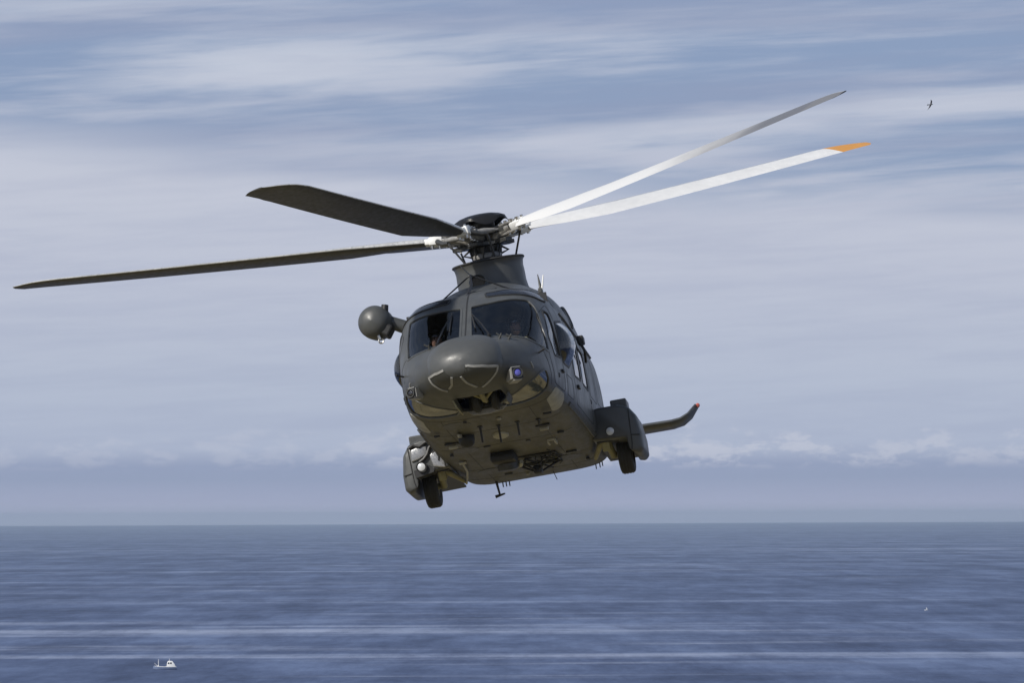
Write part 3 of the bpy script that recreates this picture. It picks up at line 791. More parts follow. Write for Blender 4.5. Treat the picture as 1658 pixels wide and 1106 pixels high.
# ---- sponsons with main gear
def sponson(s_):
    prof = [(1.06, .62), (1.06, 1.06), (1.2, 1.10), (1.5, 1.10), (1.64, 1.05), (1.74, .90), (1.78, .62), (1.775, .40), (1.71, .34), (1.62, .36), (1.60, .58)]
    def sect(y, k, dz=0, inb=0): return [Vector((s_ * (1.06 + (x - 1.06) * k), y, .85 + (z - .85) * k + dz)) for x, z in prof]
    bm = bmesh.new()
    secs = [sect(5.93, .90), sect(5.945, .95), sect(5.98, .98), sect(6.05, 1.0), sect(6.8, 1.0), sect(7.4, .94, .06), sect(8.0, .78, .16), sect(8.6, .55, .26), sect(9.0, .35, .34)]
    rings = [[bm.verts.new(v) for v in q] for q in secs]; n = len(prof)
    for a, b in zip(rings, rings[1:]):
        for k in range(n):
            bm.faces.new((a[k], a[(k + 1) % n], b[(k + 1) % n], b[k]))
    bm.faces.new(rings[0]); bm.faces.new(rings[-1][::-1])
    bmesh.ops.recalc_face_normals(bm, faces=bm.faces)
    bmesh.ops.bevel(bm, geom=[e for e in bm.edges if len(e.link_faces) == 2 and e.calc_face_angle() > R(24)], offset=.022, segments=2, affect='EDGES', profile=0.5)
    sp = bm_obj('sponson', bm, M['paint'], heli, True, 50)
    bm = bmesh.new(); add_box(bm, (s_ * 1.50, 6.3, 1.13), (.24, .42, .13), bevel=.02); bm_obj('sponson_fairing', bm, M['paint'], sp)
    bm = bmesh.new(); add_prism(bm, [(s_ * 1.1, .625), (s_ * 1.58, .605), (s_ * 1.58, .59), (s_ * 1.1, .60)], 1, 6.05, 8.0); bm_obj('wheel_well', bm, M['black'], sp)
    q = axis_mat((s_ * 1.33, 5.935, .72) if s_ > 0 else (-1.47, 5.86, .68), (s_ * .05, -1, -.06))
    bm = bmesh.new(); add_lathe(bm, [(.055, -.03), (.058, .006), (.05, .012), (.0, .018)], q, 20, cap=False); bm_obj('landing_light', bm, M['lamp_glass'], sp, True)
    bm = bmesh.new(); add_lathe(bm, [(.058, -.01), (.078, .004), (.076, -.012), (.06, -.02)], q, 20, cap=False); bm_obj('light_rim', bm, M['black'], sp, True)
    if s_ < 0:      # open front cover on the starboard side: cheek painted sun-bright, dark gaps, black slab for the lamp recess
        for poly, y0, mt in (([(-1.60, .96), (-1.46, 1.0), (-1.36, .98), (-1.36, .86), (-1.50, .80), (-1.61, .78)], 5.90, 'sunlit_alloy'), ([(-1.34, .84), (-1.24, .92), (-1.13, .72), (-1.12, .62), (-1.30, .66)], 5.905, 'sunlit_alloy')):
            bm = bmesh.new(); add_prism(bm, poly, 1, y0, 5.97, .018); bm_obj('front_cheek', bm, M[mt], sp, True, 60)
        for P, r_ in (([(-1.62, .99), (-1.55, 1.02), (-1.46, .985), (-1.38, 1.03), (-1.26, 1.06)], .026), ([(-1.49, .76), (-1.42, .80), (-1.36, .86), (-1.32, .95), (-1.25, 1.0)], .026), ([(-1.24, .90), (-1.20, .80), (-1.21, .74)], .014)):
            bm = bmesh.new(); add_tube(bm, [(x, 5.90, z) for x, z in P], r_, 8); bm_obj('cover_gap', bm, M['black'], sp, True)
        bm = bmesh.new(); add_prism(bm, [(-1.60, .66), (-1.40, .72), (-1.28, .64), (-1.30, .58), (-1.58, .53)], 1, 5.905, 5.97, .01); bm_obj('lamp_recess_slab', bm, M['black'], sp)
    # front cover joints
    bm = bmesh.new()
    for P in ([(1.64, 1.0), (1.62, .5), (1.6, .40)], [(1.62, .62), (1.75, .60)]):
        add_tube(bm, [(s_ * x, 5.925, z) for x, z in P], .008, 6)
    bm_obj('panel_seam', bm, M['seam'], sp)
    # main wheel: tyre, rim, axle, trailing arm, strut
    wx, wy, wz = s_ * 1.45, 6.62, .47
    bm = bmesh.new()
    pr = [(.14, -.085), (.19, -.10), (.25, -.108), (.283, -.097), (.298, -.075)]
    for gx in (-.045, 0.0, .045):
        pr += [(.304, gx - .016), (.304, gx - .007), (.294, gx - .005), (.294, gx + .005), (.304, gx + .007), (.304, gx + .016)]
    pr += [(.298, .075), (.283, .097), (.25, .108), (.19, .10), (.14, .085)]
    add_lathe(bm, pr, Matrix.Translation((wx, wy, wz)) @ Matrix.Rotation(R(90), 4, 'Y'), 44, cap=False)
    gear = bm_obj('main_gear', bm, M['rubber'], heli, True, 30)
    gear.name = 'main_wheel'
    bm = bmesh.new(); add_lathe(bm, [(.0, -.05), (.06, -.07), (.10, -.06), (.14, -.088), (.145, -.08), (.145, .08), (.14, .088), (.10, .06), (.06, .07), (0, .05)], Matrix.Translation((wx, wy, wz)) @ Matrix.Rotation(R(90), 4, 'Y'), 28, cap=False)
    bm_obj('wheel_rim', bm, M['alloy'], gear, True, 35)
    bm = bmesh.new(); add_tube(bm, [(s_ * 1.42, wy, wz), (s_ * 1.27, wy, wz), (s_ * 1.24, 6.1, .66)], [.045, .055, .05], 12); add_tube(bm, [(s_ * 1.25, 6.35, .56), (s_ * 1.28, 6.55, .95)], [.035, .045], 12)
    bm_obj('trailing_arm', bm, M['primer'], gear, True)
    bm = bmesh.new(); add_tube(bm, [(s_ * 1.28, 6.0, .66), (s_ * 1.12, 6.25, .58), (s_ * .98, 6.9, .52)], [.03, .045, .035], 10)
    add_box(bm, (s_ * 1.22, 6.2, .57), (.12, .16, .16), Matrix.Rotation(R(20), 3, 'X'), bevel=.02)
    bm_obj('drag_strut', bm, M['primer'], gear, True, 40)
    if s_ > 0: return sp
    bm = bmesh.new(); add_tube(bm, [(s_ * 1.34, 6.0, .98), (s_ * 1.2, 5.85, 1.0), (s_ * 1.12, 5.6, .92), (s_ * 1.1, 5.3, .86)], .018, 8); add_tube(bm, [(s_ * 1.3, 5.92, .85), (s_ * 1.2, 5.9, .93), (s_ * 1.12, 5.8, .98)], .014, 8)
    bm_obj('brake_hose', bm, M['black'], gear, True)
    return sp
sponson(1); sponson(-1)

# ---- belly fittings
def blade_ant(x, y, h, c=.10):
    bm = bmesh.new(); add_prism(bm, [(y, .56), (y + c, .56), (y + c * .9, .55 - h), (y + c * .5, .55 - h)], 0, x - .012, x + .012, .004)
    add_box(bm, (x, y + c / 2, .546), (.06, c * 1.4, .012))
    return bm_obj('blade_antenna', bm, M['black'], heli)
blade_ant(-.17, 2.42, .22); blade_ant(.07, 2.58, .24); blade_ant(.34, 2.55, .19); blade_ant(.62, 2.7, .06)
bm = bmesh.new(); add_lathe(bm, [(.11, .0), (.115, -.05), (.10, -.12), (.06, -.16), (0, -.17)], Matrix.Translation((-.44, 3.02, .55)), 28, cap=False); bm_obj('belly_dome', bm, M['black'], heli, True)
bm = bmesh.new(); add_box(bm, (-.50, 2.75, .52), (.035, .30, .05), Matrix.Rotation(R(8), 3, 'X'), bevel=.01); bm_obj('belly_arm', bm, M['pale'], heli)
def pad(name, x, y, sx, sy, h, mt):
    bm = bmesh.new(); add_lathe(bm, [(1, 0), (.95, -h * .6), (.7, -h), (0, -h * 1.08)], Matrix.Translation((x, y, .552)) @ Matrix.Diagonal((sx, sy, 1, 1)), 28, cap=False)
    return bm_obj(name, bm, M[mt], heli, True)
pad('belly_fairing', .0, 3.42, .115, .22, .045, 'pale')
for x, y in ((-.71, 3.5), (.62, 3.28)):
    bm = bmesh.new(); add_box(bm, (x, y, .545), (.20, .12, .02)); st = bm_obj('footstep', bm, M['black'], heli)
    bm = bmesh.new(); add_box(bm, (x, y + .12, .52), (.13, .05, .05), bevel=.012); bm_obj('step_lip', bm, M['pale'], st)
bm = bmesh.new(); add_box(bm, (.58, 4.6, .54), (.12, .05, .03)); add_box(bm, (.53, 4.75, .53), (.025, .28, .05)); add_box(bm, (.63, 4.75, .53), (.025, .28, .05)); bm_obj('tie_down_bracket', bm, M['pale'], heli)
for x, y, sx, sy, mt in ((-.3, 4.2, .10, .05, 'black'), (.28, 4.35, .06, .12, 'panel'), (.78, 4.1, .10, .04, 'seam'), (-.85, 4.5, .05, .10, 'black'), (.72, 6.0, .16, .03, 'black'), (.86, 7.0, .05, .16, 'seam'), (-.35, 7.1, .12, .06, 'panel'), (-.1, 7.4, .05, .05, 'pale'), (-.8, 2.6, .08, .05, 'seam'), (.8, 2.3, .12, .04, 'black'), (.15, 2.05, .06, .06, 'pale'), (-.3, 1.85, .05, .05, 'seam')):
    bm = bmesh.new(); add_box(bm, (x, y, .545), (sx, sy, .03), bevel=.008); bm_obj('belly_vent', bm, M[mt], heli)
# searchlight turret
bm = bmesh.new(); add_box(bm, (-.18, 5.15, .48), (.36, .5, .16), bevel=.05); turret = bm_obj('searchlight_housing', bm, M['black'], heli, True, 40)
bm = bmesh.new(); add_lathe(bm, [(.14, -.08), (.16, 0), (.15, .1), (.06, .13), (0, .13)], axis_mat((-.16, 5.3, .44), (0, .25, -1)), 28, cap=False); bm_obj('searchlight', bm, M['darkmetal'], turret, True)
bm = bmesh.new(); add_tube(bm, [(-.26, 5.55, .42), (-.15, 5.66, .40), (0, 5.6, .41), (.03, 5.42, .43)], .03, 10); bm_obj('searchlight_guard', bm, M['pale'], turret, True)
# cargo hook cradle
bm = bmesh.new(); rr = random.Random(3)
cx, cy, cz = .16, 6.05, .40
for a, b in (((-.28, -.35, .15), (.0, -.1, -.04)), ((.34, -.35, .15), (.06, -.1, -.04)), ((-.28, .55, .15), (.0, .15, -.04)), ((.34, .55, .15), (.06, .15, -.04)), ((-.28, -.35, .15), (.34, -.35, .13)), ((-.28, .55, .15), (.34, .55, .13)),
             ((-.28, -.35, .13), (-.28, .55, .13)), ((.34, -.35, .13), (.34, .55, .13)), ((-.28, .1, .1), (.34, .1, .08)), ((-.1, -.35, .1), (.2, .55, .05)), ((.2, -.35, .1), (-.1, .55, .05))):
    add_tube(bm, [Vector((cx, cy, cz)) + Vector(a), Vector((cx, cy, cz)) + Vector(b)], .016, 8)
for k in range(9):
    p = Vector((cx + rr.uniform(-.3, .35), cy + rr.uniform(-.3, .5), .53)); pts = [p]
    for j in range(4): pts.append(pts[-1] + Vector((rr.uniform(-.12, .12), rr.uniform(-.12, .12), rr.uniform(-.04, .02))))
    add_tube(bm, pts, .009, 6)
add_box(bm, (cx + .03, cy + .02, cz - .03), (.12, .22, .12), bevel=.02)
add_tube(bm, [(.42, 5.42, .54), (.56, 5.5, .48), (.62, 5.7, .46), (.55, 5.95, .48), (.42, 6.0, .54)], .010, 6); add_tube(bm, [(.44, 5.6, .5), (.62, 5.7, .46)], .008, 6); add_tube(bm, [(.45, 5.85, .5), (.60, 5.62, .46)], .008, 6)
bm_obj('cargo_hook', bm, M['black'], heli, True)
bm = bmesh.new(); add_box(bm, (-.80, 5.3, .54), (.11, .09, .03), bevel=.01); add_tube(bm, [(-.80, 5.3, .53), (-.82, 5.9, .50), (-.90, 6.5, .50), (-.98, 7.0, .50)], .016, 8); bm_obj('vent_pipe', bm, M['pale'], heli, True)
bm = bmesh.new(); add_tube(bm, [(-.62, 7.75, .57), (-.60, 7.78, .36)], [.02, .014], 10); add_tube(bm, [(-.67, 7.78, .345), (-.52, 7.78, .37)], [.026, .012], 10); bm_obj('drain_mast', bm, M['seam'], heli, True)
bm = bmesh.new(); add_tube(bm, [(.25, 7.7, .57), (.29, 7.72, .43)], .006, 6); bm_obj('whip_antenna', bm, M['black'], heli)
for x in (-.55, -.5, -.45, .95, 1.0, .88): 
    bm = bmesh.new(); P, n = on_hull(Vector((x, 7.98, .56))); add_box(bm, P - Vector((0, 0, .03)), (.012, .07, .08)); bm_obj('static_wick', bm, M['black'], heli)

# ---- tail: fin, tail rotor, tailplane
bm = bmesh.new(); add_prism(bm, [(12.2, 1.75), (13.0, 1.55), (13.6, 2.2), (14.0, 3.9), (13.4, 3.95), (12.6, 2.2)], 0, -.08, .08, .03); bm_obj('tail_fin', bm, M['paint'], heli)
def wing(bm, secs):
    rings = []
    for p, c, th, ax in secs:
        ring = []
        for k in range(16):
            t = 2 * math.pi * k / 16; u = math.cos(t); v = math.sin(t) * (1 - .35 * u)
            ring.append(bm.verts.new(Vector(p) + Vector((0, u * c / 2, 0)) + Vector(ax) * v * th / 2))
        rings.append(ring)
    for a, b in zip(rings, rings[1:]):
        for k in range(16): bm.faces.new((a[k], a[(k + 1) % 16], b[(k + 1) % 16], b[k]))
    bm.faces.new(rings[0]); bm.faces.new(rings[-1][::-1])
tp = None
bm = bmesh.new(); wing(bm, [((-1.85, 12.05, 1.62), .75, .11, (0, 0, 1)), ((0, 11.9, 1.62), .9, .14, (0, 0, 1)), ((1.85, 12.05, 1.62), .75, .11, (0, 0, 1))]); tp = bm_obj('tailplane', bm, M['paint'], heli, True, 60)
for s_ in (1, -1):
    bm = bmesh.new(); wing(bm, [((s_ * 1.84, 12.05, 1.62), .75, .11, (0, 0, 1)), ((s_ * 2.0, 12.1, 1.65), .72, .10, (-s_ * .35, 0, .93)), ((s_ * 2.13, 12.2, 1.74), .62, .085, (-s_ * .7, 0, .7)), ((s_ * 2.25, 12.35, 1.90), .42, .06, (-s_ * .8, 0, .6))])
    bm_obj('winglet', bm, M['paint'], tp, True, 60)
    bm = bmesh.new(); add_lathe(bm, [(0, -.06), (.03, -.045), (.036, 0), (.03, .045), (0, .06)], axis_mat((s_ * 2.275, 12.2, 1.885), (0, 1, 0)), 14, cap=False); bm_obj('navigation_light', bm, M['red'] if s_ > 0 else M['green'], tp, True)
bm = bmesh.new(); add_lathe(bm, [(.0, -.12), (.12, -.1), (.14, .1), (.0, .12)], axis_mat((-.36, 13.45, 3.25), (1, 0, 0)), 20, cap=False); add_tube(bm, [(-.05, 13.45, 3.25), (-.36, 13.45, 3.25)], .07); trh = bm_obj('tail_rotor_hub', bm, M['darkmetal'], heli, True)
for k in range(4):
    bm = bmesh.new(); add_box(bm, (0, 0, .72), (.03, .2, 1.2), bevel=.01)
    place(bm_obj('tail_rotor_blade', bm, M['blade_low'], trh), Matrix.Translation((-.36, 13.45, 3.25)) @ Matrix.Rotation(R(45 + 90 * k), 4, 'X'))

# ---- main rotor head
bm = bmesh.new(); add_lathe(bm, [(.12, -.78), (.20, -.60), (.20, -.46), (.15, -.40), (.17, -.24), (.21, -.16), (.18, -.10), (.16, .06), (.1, .1), (.0, .1)], None, 28, cap=False)
mast = place(bm_obj('rotor_mast', bm, M['darkmetal'], heli, True, 40), ROTOR)
bm = bmesh.new(); add_lathe(bm, [(.10, -.43), (.26, -.43), (.29, -.40), (.29, -.36), (.25, -.335), (.10, -.33)], None, 36, cap=False); bm_obj('swashplate', bm, M['darkmetal'], mast, True, 35)
bm = bmesh.new(); add_lathe(bm, [(.10, -.32), (.21, -.32), (.22, -.28), (.19, -.25), (.10, -.245)], None, 36, cap=False); bm_obj('swashplate_ring', bm, M['alloy'], mast, True, 35)
bm = bmesh.new()
for k in range(10):
    a = 2 * math.pi * k / 10
    add_tube(bm, [(.2 * math.cos(a), .2 * math.sin(a), -.36), (.24 * math.cos(a + .25), .24 * math.sin(a + .25), -.16)], .014, 6)
    add_box(bm, (.19 * math.cos(a + .1), .19 * math.sin(a + .1), -.2), (.05, .05, .09), Matrix.Rotation(a, 3, 'Z'), bevel=.01)
for k in range(2):
    a = PSI + R(20 + 180 * k); add_tube(bm, [(.15 * math.cos(a), .15 * math.sin(a), -.3), (.34 * math.cos(a), .34 * math.sin(a), -.24), (.16 * math.cos(a), .16 * math.sin(a), -.12)], .022, 8)
bm_obj('scissor_link', bm, M['darkmetal'], mast)
# hub plate: five-armed star
bm = bmesh.new(); pl = []
for k in range(5):
    a = PSI + 2 * math.pi * k / 5
    for da, r_ in ((-.34, .30), (-.16, .48), (.16, .48), (.34, .30)): pl.append((r_ * math.cos(a + da), r_ * math.sin(a + da)))
add_prism(bm, pl, 2, .0, .07, .012); add_prism(bm, pl, 2, -.15, -.09, .012)
hub = place(bm_obj('rotor_hub', bm, M['darkmetal'], heli), ROTOR)
# beanie cap with scalloped rim
bm = bmesh.new(); seg = 80; rings = []
for r_, h in ((.0, .335), (.1, .333), (.2, .322), (.3, .297), (.37, .262), (.41, .225), (.42, .19)):
    ring = []
    for k in range(seg):
        t = 2 * math.pi * k / seg; ph = (t - PSI) * 5
        sc = 1.0; hh = h
        if r_ > .4: hh = h - .055 * (0.5 - 0.5 * math.cos(ph)) ** 1.5 + .035 * (0.5 + 0.5 * math.cos(ph)) ** 3
        ring.append(bm.verts.new((r_ * math.cos(t), r_ * math.sin(t), hh)))
    rings.append(ring)
for a, b in zip(rings[1:], rings[2:]):
    for k in range(seg): bm.faces.new((a[k], a[(k + 1) % seg], b[(k + 1) % seg], b[k]))
bm.faces.new(rings[1][::-1])
for v in rings[0]: bm.verts.remove(v)
r = bmesh.ops.solidify(bm, geom=bm.faces[:], thickness=.012)
bm_obj('hub_cap', bm, M['cap'], hub, True, 50)
bm = bmesh.new(); add_lathe(bm, [(.16, .06), (.2, .12), (.2, .2), (.14, .26)], None, 24, cap=False); bm_obj('cap_mount', bm, M['black'], hub, True)

# blades with grips, shared between the five
R_T = 6.9
def blade_secs():
    rs = [.74, .82, .95, 1.15, 1.4, 1.7, 2.0] + list(np.linspace(2.4, 6.2, 14)) + [6.35, 6.5, 6.64, 6.76, 6.86, 6.93, 6.97]
    out = []
    for r_ in rs:
        c = float(np.interp(r_, [.74, .95, 1.4, 2.0, 6.3, 6.6, 6.85, 6.97], [.20, .26, .42, .59, .63, .57, .42, .20]))
        th = c * float(np.interp(r_, [.74, 1.0, 1.5, 2.2, 6.9], [.52, .40, .22, .125, .09]))
        sw = float(np.interp(r_, [6.2, 6.5, 6.7, 6.9], [0, .03, .09, .22]))
        pit = R(float(np.interp(r_, [.74, 2.0, 6.9], [PIT0, PIT0 - 2.0, PIT1])))
        out.append((r_, c, th, sw, pit))
    return out
PIT0, PIT1 = 12.5, 4.2
def blade_pts(sec):
    r_, c, th, sw, pit = sec; pts = []
    N = 13
    xs = [0.5 * (1 - math.cos(math.pi * i / N)) for i in range(N + 1)]
    yt = lambda x: 5 * (0.2969 * math.sqrt(x) - 0.126 * x - 0.3516 * x * x + 0.2843 * x**3 - 0.1036 * x**4)
    up = [(x, yt(x) * 1.15 + .06 * x * (1 - x)) for x in xs]; lo = [(x, -yt(x) * .85 + .06 * x * (1 - x)) for x in xs[1:-1]]
    loop = up + lo[::-1]
    z0 = r_ * math.sin(CONE) * (.90 + .10 * r_ / R_T)
    for x, t in loop:
        yv = c * (.28 - x) - sw; zv = t * th
        pts.append(Vector((r_ * math.cos(CONE), yv * math.cos(pit) - zv * math.sin(pit), z0 + yv * math.sin(pit) + zv * math.cos(pit))))
    return pts, N
def blade_mesh(name, secs, mats, cap0=True):
    V = []; Fc = []; Fm = []
    for s_ in secs:
        p, N = blade_pts(s_); V += p
    L = len(p)
    for i in range(len(secs) - 1):
        for k in range(L):
            j = (k + 1) % L
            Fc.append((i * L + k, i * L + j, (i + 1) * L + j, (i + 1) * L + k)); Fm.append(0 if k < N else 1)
            if k in (0, 1, 2, 3, L - 1): Fm[-1] = 2
    Fc.append(tuple(range(L - 1, -1, -1))); Fm.append(1)
    Fc.append(tuple((len(secs) - 1) * L + k for k in range(L))); Fm.append(1)
    me = bpy.data.meshes.new(name); me.from_pydata([tuple(v) for v in V], [], Fc)
    for mm in mats: me.materials.append(mm)
    me.polygons.foreach_set('material_index', Fm); me.polygons.foreach_set('use_smooth', [True] * len(Fc)); me.update()
    bmx = bmesh.new(); bmx.from_mesh(me); bmesh.ops.recalc_face_normals(bmx, faces=bmx.faces); bmx.to_mesh(me); bmx.free()
    me.set_sharp_from_angle(angle=R(50))
    return me
SEC = blade_secs(); cut = 21 + 1
def blur_fade():  # motion-blur greying of the outer blade put into the colour
    m = pbr('blur_fade_blade_paint', (.6, .6, .6), .4); t_ = m.node_tree; bs = next(n for n in t_.nodes if n.type == 'BSDF_PRINCIPLED')
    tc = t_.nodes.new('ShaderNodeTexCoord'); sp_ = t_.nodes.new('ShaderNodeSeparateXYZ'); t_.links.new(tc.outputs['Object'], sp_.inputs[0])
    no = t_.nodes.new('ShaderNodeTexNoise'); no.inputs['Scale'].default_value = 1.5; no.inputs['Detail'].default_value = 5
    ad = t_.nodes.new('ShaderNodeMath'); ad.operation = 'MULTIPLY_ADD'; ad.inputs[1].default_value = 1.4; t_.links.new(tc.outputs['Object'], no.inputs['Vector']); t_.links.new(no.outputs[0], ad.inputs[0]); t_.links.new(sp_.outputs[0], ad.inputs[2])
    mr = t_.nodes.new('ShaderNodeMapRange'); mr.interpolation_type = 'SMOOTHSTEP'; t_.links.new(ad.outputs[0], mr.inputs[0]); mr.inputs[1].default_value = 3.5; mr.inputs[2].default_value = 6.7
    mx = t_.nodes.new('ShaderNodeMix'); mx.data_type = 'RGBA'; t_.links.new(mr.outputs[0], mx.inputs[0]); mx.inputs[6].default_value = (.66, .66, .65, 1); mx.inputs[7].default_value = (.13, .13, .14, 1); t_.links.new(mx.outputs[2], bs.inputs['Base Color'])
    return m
M['blur_fade'] = blur_fade()
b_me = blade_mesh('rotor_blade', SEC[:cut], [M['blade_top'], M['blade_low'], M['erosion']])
s_me = b_me.copy(); s_me.materials[0] = M['blur_fade']
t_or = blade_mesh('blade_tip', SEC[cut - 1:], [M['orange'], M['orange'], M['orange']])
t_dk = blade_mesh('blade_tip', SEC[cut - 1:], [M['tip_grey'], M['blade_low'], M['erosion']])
def grip_bm():
    bm = bmesh.new()
    rot = Matrix.Rotation(-CONE, 3, 'Y')
    z = lambda r_: r_ * math.sin(CONE) * .9
    add_tube(bm, [(.20, 0, -.03), (.34, 0, z(.34) - .03), (.55, 0, z(.55))], [.10, .095, .07], 16)
    add_box(bm, (.47, 0, z(.47) + .065), (.34, .15, .035), rot, .012); add_box(bm, (.47, 0, z(.47) - .075), (.34, .15, .035), rot, .012)
    return bm
def cuff_bm():
    bm = bmesh.new(); rot = Matrix.Rotation(-CONE, 3, 'Y'); z = lambda r_: r_ * math.sin(CONE) * .9
    add_box(bm, (.69, 0, z(.69)), (.20, .20, .13), rot @ Matrix.Rotation(R(12), 3, 'X'), .025)
    add_box(bm, (.80, 0, z(.80)), (.10, .14, .09), rot @ Matrix.Rotation(R(12), 3, 'X'), .015)
    return bm
def bolts_bm():
    bm = bmesh.new(); z = lambda r_: r_ * math.sin(CONE) * .9
    for y_ in (-.055, .055):
        for x_ in (.64, .75): add_tube(bm, [(x_, y_, z(x_) - .10), (x_, y_, z(x_) + .10)], .022, 10)
    for x_ in (.36, .45, .54): add_tube(bm, [(x_, 0.03, z(x_) - .11), (x_, 0.03, z(x_) + .105)], .026, 10)
    return bm
def damper_bm():
    bm = bmesh.new(); add_tube(bm, [(.56, .10, .04), (.40, .20, .035), (.26, .29, .03)], [.032, .045, .032], 14); add_tube(bm, [(.26, .29, .03), (.17, .34, .03)], .02, 10)
    add_box(bm, (.55, .10, .05), (.08, .09, .06), bevel=.012)
    return bm
def link_bm():
    bm = bmesh.new(); add_tube(bm, [(.50, .26, -.02), (.46, .265, -.10)], .022, 8); add_tube(bm, [(.46, .265, -.10), (.29, .23, -.40)], .015, 8); add_tube(bm, [(.66, .08, .05), (.58, .2, -.01), (.50, .26, -.02)], [.045, .035, .03], 10)
    return bm
CYC = (0, 2, 11, 8, 3)      # cyclic pitch: more on the retreating side
first = None
for k in range(5):
    m = ROTOR @ Matrix.Rotation(PSI + 2 * math.pi * k / 5, 4, 'Z')
    m = m @ Matrix.Rotation(R(CYC[k]), 4, Vector((math.cos(CONE), 0, math.sin(CONE))))
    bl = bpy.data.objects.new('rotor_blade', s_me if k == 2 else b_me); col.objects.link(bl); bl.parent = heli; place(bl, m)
    tip = bpy.data.objects.new('blade_tip', t_or if k == 3 else t_dk); col.objects.link(tip); tip.parent = bl
    if k == 3: bl['label'] = 'rotor blade with an orange tip'
    if first is None:
        first = [bm_obj('blade_grip', grip_bm(), M['grip'], bl, True, 40), bm_obj('blade_cuff', cuff_bm(), M['white'], bl, True, 40), bm_obj('grip_bolt', bolts_bm(), M['steel'], bl, True, 40),
                 bm_obj('lag_damper', damper_bm(), M['alloy'], bl, True, 40), bm_obj('pitch_link', link_bm(), M['link'], bl, True, 40)]
    else:
        for o in first:
            c = o.copy(); col.objects.link(c); c.parent = bl

# ---- cockpit: panel, seats
bm = bmesh.new(); add_prism(bm, [(.95, 1.25), (1.30, 1.42), (1.45, 1.40), (1.40, .9), (1.2, .75), (.8, .9)], 0, -.82, .82, .03); add_box(bm, (0, 1.75, .85), (.3, .9, .5), bevel=.04); bm_obj('instrument_panel', bm, M['interior'], heli)
bm = bmesh.new(); add_box(bm, (0, 2.25, 2.2), (.3, .5, .12), Matrix.Rotation(R(12), 3, 'X'), bevel=.03); bm_obj('overhead_panel', bm, M['interior'], heli)
for s_ in (1, -1):
    bm = bmesh.new(); add_box(bm, (s_ * .55, 2.3, 1.0), (.46, .46, .14), bevel=.05); add_box(bm, (s_ * .55, 2.58, 1.42), (.46, .13, .85), Matrix.Rotation(R(-8), 3, 'X'), bevel=.05); add_box(bm, (s_ * .55, 2.66, 1.92), (.26, .10, .2), bevel=.04); add_box(bm, (s_ * .55, 2.35, .78), (.3, .3, .35))
    bm_obj('pilot_seat', bm, M['seat'], heli, True, 40)
bm = bmesh.new(); add_box(bm, (0, 2.95, 1.5), (2.0, .03, 1.7), bevel=.005); bm_obj('cabin_bulkhead', bm, M['interior'], heli)
bm = bmesh.new(); add_box(bm, (0, 4.9, .70), (1.8, 5.8, .03)); bm_obj('cabin_floor', bm, M['interior'], heli)

# ------------------------------------------------------------------ people in the cockpit
def skin_mesh(name, pts, edges, radii, mat, parent=None, sub=2, root=0):
    me = bpy.data.meshes.new(name); me.from_pydata(pts, edges, []); me.update()
    o = bpy.data.objects.new(name, me); col.objects.link(o)
    sk = o.modifiers.new('skin', 'SKIN'); 
    if not me.skin_vertices: 
        bmx = bmesh.new(); bmx.from_mesh(me); bmx.verts.layers.skin.verify(); bmx.to_mesh(me); bmx.free()
    for v, r_ in zip(me.skin_vertices[0].data, radii): v.radius = r_ if isinstance(r_, tuple) else (r_, r_); v.use_root = False
    me.skin_vertices[0].data[root].use_root = True
    ss = o.modifiers.new('sub', 'SUBSURF'); ss.levels = sub; ss.render_levels = sub
    dg = bpy.context.evaluated_depsgraph_get()
    me2 = bpy.data.meshes.new_from_object(o.evaluated_get(dg)); me2.name = name
    o.modifiers.clear(); o.data = me2
    me2.materials.clear(); me2.materials.append(mat)
    me2.polygons.foreach_set('use_smooth', [True] * len(me2.polygons))
    if parent: o.parent = parent
    return o
M['flightsuit'] = pbr('flight_suit', (.075, .085, .055), .9, var=.15, scale=8)
M['vest'] = pbr('survival_vest', (.42, .40, .24), .85, var=.25, scale=20)
M['skin'] = pbr('skin', (.42, .24, .17), .55)
M['helmet'] = pbr('helmet_shell', (.10, .11, .12), .35)
M['visor'] = pbr('dark_visor', (.01, .01, .012), .08, spec=.8)
